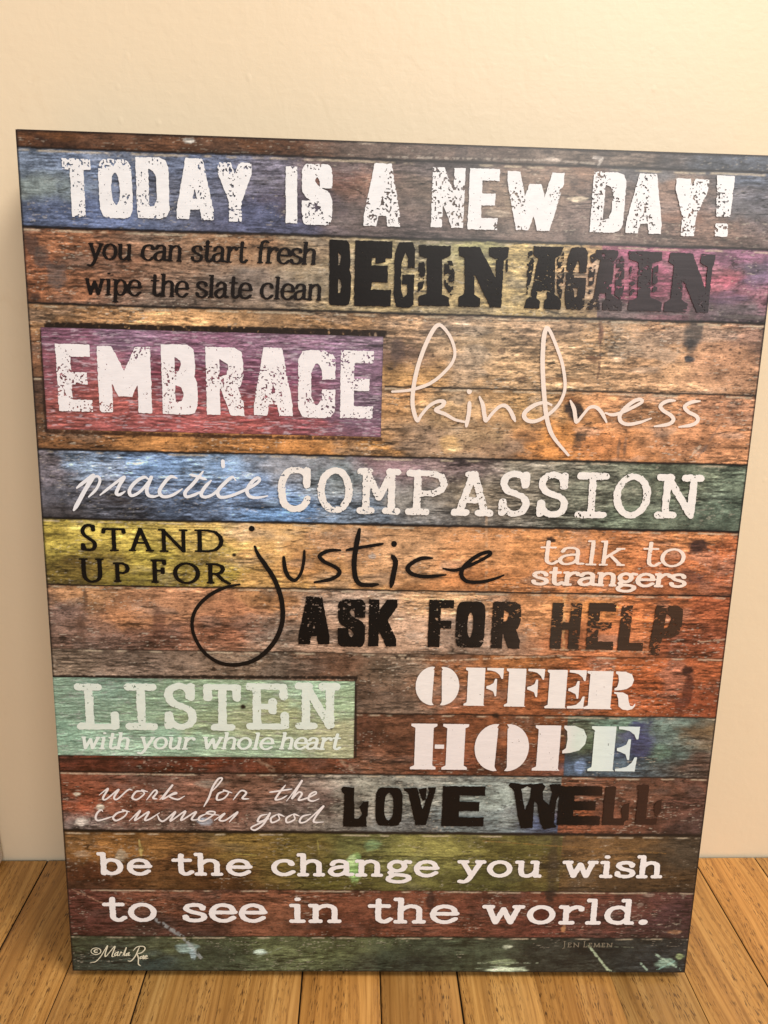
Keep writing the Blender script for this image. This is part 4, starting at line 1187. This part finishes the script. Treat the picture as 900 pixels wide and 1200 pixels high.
# talk to strangers
k = Ink()
b1, t1 = ((632, 661), (802, 664.6)), ((632, 640), (802, 642.2))
for w, a, b in (('talk', 630, 734), ('to', 750, 803.5)):
    k.word(w, a, b, b1, t1, 4.8, 2.5, .9, .04, 2.1)
k.word('strangers', 623, 803, ((624, 684.8), (802, 689)), ((624, 668.2), (802, 671.8)), 5.6, 3.2, .9, .03, 2.8)
k.build('lettering', 'pale printed words talk to strangers', flat((242, 222, 206), .08), .2, (.35, .9, .9), (.09, .8), 101)

# ASK FOR HELP
k = Ink()
for ch, bx, pw, ph, ln in [('A', (350, 698.5, 386.5, 754.5), 13.5, 10, 0), ('S', (396, 702, 428, 757), 12.5, 11, 0), ('K', (432, 702, 465, 757), 12, 9, 0), ('F', (502, 702.5, 531, 758), 14, 10, 0),
                           ('O', (534, 704.5, 568, 758.5), 13.5, 11, 0), ('R', (576, 704.5, 610, 759.5), 13.5, 10, 0), ('H', (645.5, 706, 680, 760), 13, 9.5, 0), ('E', (688, 706, 720, 761), 13.5, 10.5, 0),
                           ('L', (725, 709, 755, 762), 13, 10, .02), ('P', (762, 709, 795, 767), 12.5, 10, .07)]:
    k.grot(ch, bx, pw, ph, ln)
k.build('lettering', 'black worn words ASK FOR HELP, fading to the right', across([(350, 730, (13, 10, 9)), (470, 730, (17, 14, 12)), (560, 730, (30, 25, 22)), (640, 735, (58, 49, 42)), (790, 735, (66, 48, 37))], .3, .6, 111),
        .25, (.85, 1.5, .7, lambda U, V: .8 + .45 * sstep(270, 330, U)), (.2, 1.4), 111)


# OFFER / HOPE stencil
def sten(k, ch, bx):
    u0, u1, v0, v1 = k.box(*bx)
    w, h = u1 - u0, v1 - v0
    P = lambda pts: k.poly([(u0 + x * w, v0 + y * h) for x, y in pts])
    if ch == 'O':
        for s in (-1, 1):
            P([(.5 + s * .07, .99)] + [(.5 + s * (.07 + .43 * math.sin(t) ** .9), .5 + .5 * math.cos(t)) for t in np.linspace(.12, math.pi - .12, 24)] +
              [(.5 + s * .07, .01), (.5 + s * .11, .08)] + [(.5 + s * (.10 + .015 * math.cos(t)), .5 - .42 * math.cos(t)) for t in np.linspace(.3, math.pi - .3, 8)] + [(.5 + s * .11, .92)])
    elif ch in 'FE':
        P([(.02, 1), (.52, 1), (.52, .03), (.56, 0), (.0, 0), (.0, .05), (.08, .09), (.08, .91), (.02, .95)])
        P([(.57, 1), (1, 1), (.99, .72), (.95, .72), (.90, .82), (.80, .90), (.68, .93), (.57, .94)])
        P([(.84, .72), (.84, .26), (.80, .26), (.76, .38), (.66, .43), (.57, .46), (.57, .52), (.66, .55), (.75, .60), (.79, .72)])
        if ch == 'E':
            P([(.57, 0), (.98, 0), (1, .32), (.95, .32), (.90, .20), (.80, .10), (.68, .07), (.57, .06)])
    elif ch == 'H':
        for a, b in ((.02, .44), (.56, .98)):
            P([(a - .01, 1), (b + .01, 1), (b + .01, .95), (b - .05, .91), (b - .05, .09), (b + .01, .05), (b + .01, 0), (a - .01, 0), (a - .01, .05), (a + .06, .09), (a + .06, .91), (a - .01, .95)])
        P([(.42, .55), (.58, .55), (.58, .46), (.42, .46)])
    elif ch in 'RP':
        e = .52 if ch == 'R' else .50
        P([(.02, 1), (e, 1), (e, .04), (e + .04, 0), (.0, 0), (.0, .05), (.08, .09), (.08, .91), (.02, .95)])
        if ch == 'R':
            P([(.57, 1), (.75, .99), (.88, .93), (.93, .78), (.90, .63), (.80, .54), (.70, .51), (.57, .50), (.57, .55), (.62, .60), (.64, .76), (.62, .90), (.57, .95)])
            P([(.57, .46), (.74, .45), (.84, .38), (.87, .2), (.90, .1), (.95, .09), (1, .17), (1.0, .1), (.95, .01), (.86, -.02), (.76, .0), (.68, .08), (.66, .28), (.62, .40), (.57, .42)])
        else:
            P([(.56, 1), (.76, 1), (.93, .92), (1, .76), (.98, .60), (.88, .46), (.70, .40), (.56, .39), (.56, .45), (.62, .50), (.64, .70), (.62, .88), (.56, .95)])


k = Ink()
for ch, bx in [('O', (487, 780.5, 538, 826)), ('F', (544, 782, 589, 826.5)), ('F', (591.5, 783, 637, 827.5)), ('E', (639, 784.5, 685.5, 829.5)), ('R', (685, 786, 745.5, 830.5)),
               ('H', (480.5, 847.5, 549, 901)), ('O', (556, 847.5, 619.5, 903)), ('P', (624.5, 849.5, 686, 902.5)), ('E', (690, 850.5, 747, 903))]:
    sten(k, ch, bx)
HOPE_TINT = across([(480, 850, (236, 226, 222)), (660, 850, (234, 224, 220)), (676, 870, (212, 222, 210)), (690, 870, (226, 236, 226)), (735, 870, (216, 226, 224))], .05, 1.5, 121)
OFFER_TINT = flat((238, 230, 224), .05)
k.build('lettering', 'white stencil words OFFER HOPE', lambda u, v: np.where((v < 184)[:, None], HOPE_TINT(u, v), OFFER_TINT(u, v)),
        .25, (.22, 1.3, .9), (.08, 1.0), 121)

# LISTEN / with your whole heart
k = Ink()
for ch, bx in [('L', (89, 801, 139.5, 854)), ('I', (145.5, 801, 186, 854)), ('S', (192, 800, 231.5, 854)), ('T', (239, 801, 283, 855)), ('E', (289, 800.5, 339, 854)), ('N', (347, 800, 398.5, 853.5))]:
    k.slab(ch, bx, 10, 7.6, SLAB, 1.0, 9)
k.build('lettering', 'pale typewriter word LISTEN', flat((222, 230, 218), .06), .25, (.5, 1.1, 1.1), (.34, 1.8), 131, owner=GREEN)
k = Ink()
bb, tt = ((95, 877.4), (400, 878)), ((95, 862.4), (400, 863.0))
for w, a, b in (('with', 94, 152), ('your', 163, 226), ('whole', 236, 319), ('heart', 327, 398)):
    k.word(w, a, b, bb, tt, 3.9, 2.4, .8, .22, 2.1)
k.build('lettering', 'small pale slanted words with your whole heart', flat((228, 236, 226), .04), .2, (.1, .8, .8), (.06, .7), 141, owner=GREEN)

# work for the common good
k = Ink()
o6 = (100, 905, 3.103)
for p in ([(52, 80), (84, 57), (66, 90), (78, 95), (122, 60), (106, 88), (118, 95), (156, 62), (172, 62)], [(208, 66), (186, 68), (172, 90), (190, 96), (216, 75), (206, 63), (228, 68)],
          [(224, 98), (252, 64), (262, 70), (248, 90), (262, 94)], [(272, 97), (318, 44), (282, 94), (322, 73), (332, 74), (306, 84), (336, 96), (362, 84)],
          [(462, 66), (486, 40), (499, 20), (484, 22), (464, 52), (450, 90), (432, 122)], [(506, 66), (484, 76), (480, 97), (505, 92), (522, 70), (504, 63), (534, 72)],
          [(538, 98), (566, 65), (586, 72), (572, 92), (596, 94)], [(728, 44), (706, 72), (692, 96), (712, 94), (734, 82)], [(670, 70), (700, 66), (752, 58)],
          [(732, 102), (760, 66), (788, 28), (752, 92), (776, 70), (788, 76), (776, 98), (804, 92), (838, 76), (836, 68), (818, 78), (812, 96), (828, 102), (850, 94)],
          [(662, 150), (638, 156), (628, 176), (652, 170), (672, 146), (648, 186), (618, 207), (604, 198), (640, 180), (668, 166)], [(698, 150), (676, 164), (680, 180), (706, 168), (702, 150), (724, 158)],
          [(754, 150), (732, 164), (735, 180), (762, 168), (758, 150), (778, 156)], [(820, 150), (790, 158), (780, 178), (806, 174), (866, 120), (838, 158), (832, 178), (866, 178)]):
    k.script(p, *o6, 2.1, .45)
o8 = (105, 940, 5.0)
for p in ([(80, 50), (70, 41), (50, 56), (38, 84), (50, 103), (92, 94), (136, 80)], [(212, 48), (168, 58), (140, 86), (160, 103), (205, 80), (222, 52), (196, 42), (236, 52)],
          [(234, 106), (298, 46), (268, 102), (348, 52), (326, 98), (352, 96), (412, 58)], [(400, 72), (414, 100), (440, 104), (504, 52), (476, 106), (562, 48), (538, 102), (624, 52), (600, 96), (640, 98)],
          [(690, 62), (650, 80), (642, 100), (672, 104), (724, 72), (736, 54), (706, 50), (690, 62), (760, 72)], [(732, 102), (792, 62), (762, 98), (796, 102), (868, 54), (820, 112)]):
    k.script(p, *o8, 2.1, .45)
k.build('lettering', 'white handwriting work for the common good', flat((236, 226, 222), .03), .16, None, (.03, .6), 151)

# LOVE WELL in wood type
k = Ink()
k.polypx([(400, 924.5), (402, 921), (415, 922), (415.5, 958), (420, 958.5), (424, 954), (429, 953), (430, 968), (402, 968), (403.5, 930), (400.5, 927)])
k.polypx([(421, 945), (426, 939), (432, 938), (431, 956), (426, 957)])
k.grot('O', (440, 922, 471.5, 967), 10.5, 6.5)
k.polypx([(473, 923), (489, 922), (490, 926), (495, 948), (503, 926), (501, 922), (511, 922), (510, 926), (499, 966), (487, 966), (478, 928), (474, 926)])
k.polypx([(490, 924), (500, 922), (499, 936), (495, 938)])
k.grot('E', (518, 920.5, 567.5, 967.5), 20, 12)
k.polypx([(596.0, 919.4), (597.8, 916.1), (613.3, 918.3), (635.6, 917.2), (639.1, 920.6), (635.6, 928.3), (636.4, 936.1), (643.1, 942.3), (646.7, 929.4), (644.9, 922.8), (643.1, 918.3), (656.7, 917.9), (656.7, 926.1), (651.6, 938.3), (649.8, 951.7), (648.9, 963.9), (652.2, 968.3), (636.7, 971.2), (632.4, 962.8), (629.3, 941.7), (625.8, 938.3), (623.8, 969.4), (610.0, 969.9), (606.7, 956.1), (602.2, 927.2)])
k.cutpx([(610.7, 924.1), (617.3, 920.6), (622.2, 923.2), (620.9, 933.9), (615.1, 948.3), (612.9, 938.3)])
k.grot('E', (654, 920.5, 704, 966), 18, 12)
k.grot('L', (707, 921, 733, 966), 12.5, 8.5)
k.polypx([(727, 950), (730, 942), (737, 940), (736, 960), (730, 962)])
k.grot('L', (746, 920, 771, 965.5), 12, 8)
k.polypx([(746, 919), (760, 918.5), (759, 924), (746, 925)])
k.polypx([(765, 946), (769, 938), (775, 936), (774, 950), (768, 958)])
k.build('lettering', 'black wood type words LOVE WELL', across([(400, 945, (15, 11, 10)), (655, 945, (15, 11, 10)), (680, 945, (20, 14, 11)), (710, 945, (54, 36, 28)), (775, 945, (60, 39, 31))], .2, 1.0, 161),
        .25, (.4, 1.4, 1.0, lambda U, V: .4 + .8 * sstep(330, 380, U)), (.25, 1.4), 161)

# be the change you wish / to see in the world.
k = Ink()
bb, tt = ((114, 1024.6), (777, 1028.4)), ((114, 1004.6), (777, 1008.2))
for w, a, b in (('be', 114, 178.5), ('the', 201, 296), ('change', 317, 515), ('you', 536, 637), ('wish', 658, 778)):
    k.word(w, a, b, bb, tt, 6.6, 4.5, 1.1, 0, 4.4, .86)
bb, tt = ((120, 1079), (761, 1083)), ((120, 1056.6), (761, 1060.4))
for w, a, b in (('to', 120, 187), ('see', 213, 313.5), ('in', 337, 403), ('the', 430, 538.5), ('world.', 564, 763)):
    k.word(w, a, b, bb, tt, 7.0, 4.9, 1.1, 0, 4.8, .86)
k.build('lettering', 'white typewriter words be the change you wish to see in the world.', flat((240, 233, 230), .04), .22, (.06, .9, .9), (.16, 1.0), 171)

# signatures
k = Ink()
o7 = (90, 1095, 9.0)
u_, v_ = [(207 + 52 * math.cos(a), 167 + 34 * math.sin(a)) for a in np.linspace(0, 2 * math.pi, 14)], 0
k.script(u_, *o7, 1.0, 1)
for p in ([(228, 155), (205, 150), (188, 165), (200, 180), (226, 176)], [(150, 284), (205, 275), (262, 215), (328, 108), (304, 195), (316, 218), (406, 114), (376, 215), (398, 222)],
          [(440, 172), (408, 192), (406, 214), (434, 196), (442, 172), (432, 210), (450, 208)], [(452, 216), (468, 176), (482, 186)], [(488, 214), (526, 128), (504, 204), (520, 212)],
          [(554, 182), (526, 198), (530, 213), (552, 194), (556, 180), (550, 210), (568, 206)], [(598, 162), (640, 122), (704, 116), (724, 142), (690, 180), (640, 196)],
          [(664, 124), (622, 216), (578, 268), (542, 268)], [(640, 196), (654, 240), (654, 300), (676, 320)], [(704, 216), (674, 228), (674, 246), (700, 230), (710, 212), (702, 246), (720, 240)],
          [(720, 236), (746, 222), (740, 211), (722, 226), (724, 246), (758, 238)]):
    k.script(p, *o7, 1.25, .5)
k.build('lettering', 'tiny white signature with a copyright mark', flat((226, 218, 190), .03), .12, None, (.02, .5), 181)
k = Ink()
for ch, a, b, yt in [('J', 658.5, 663, 1101.5), ('E', 664.5, 669.6, 1103.5), ('N', 671, 678.8, 1103.5), ('L', 683, 688, 1102), ('E', 689, 693.6, 1103.8), ('M', 694.6, 703.2, 1103.8), ('E', 704.2, 708.8, 1103.8), ('N', 710, 717.6, 1103.8)]:
    k.slab(ch, (a, yt, b, 1109), 1.0, .8, ROMAN, 1.0, .7)
k.build('lettering', 'tiny pale name in capitals at the foot of the sign', flat((128, 120, 104), .03), .1, None, (.0, .5), 191)
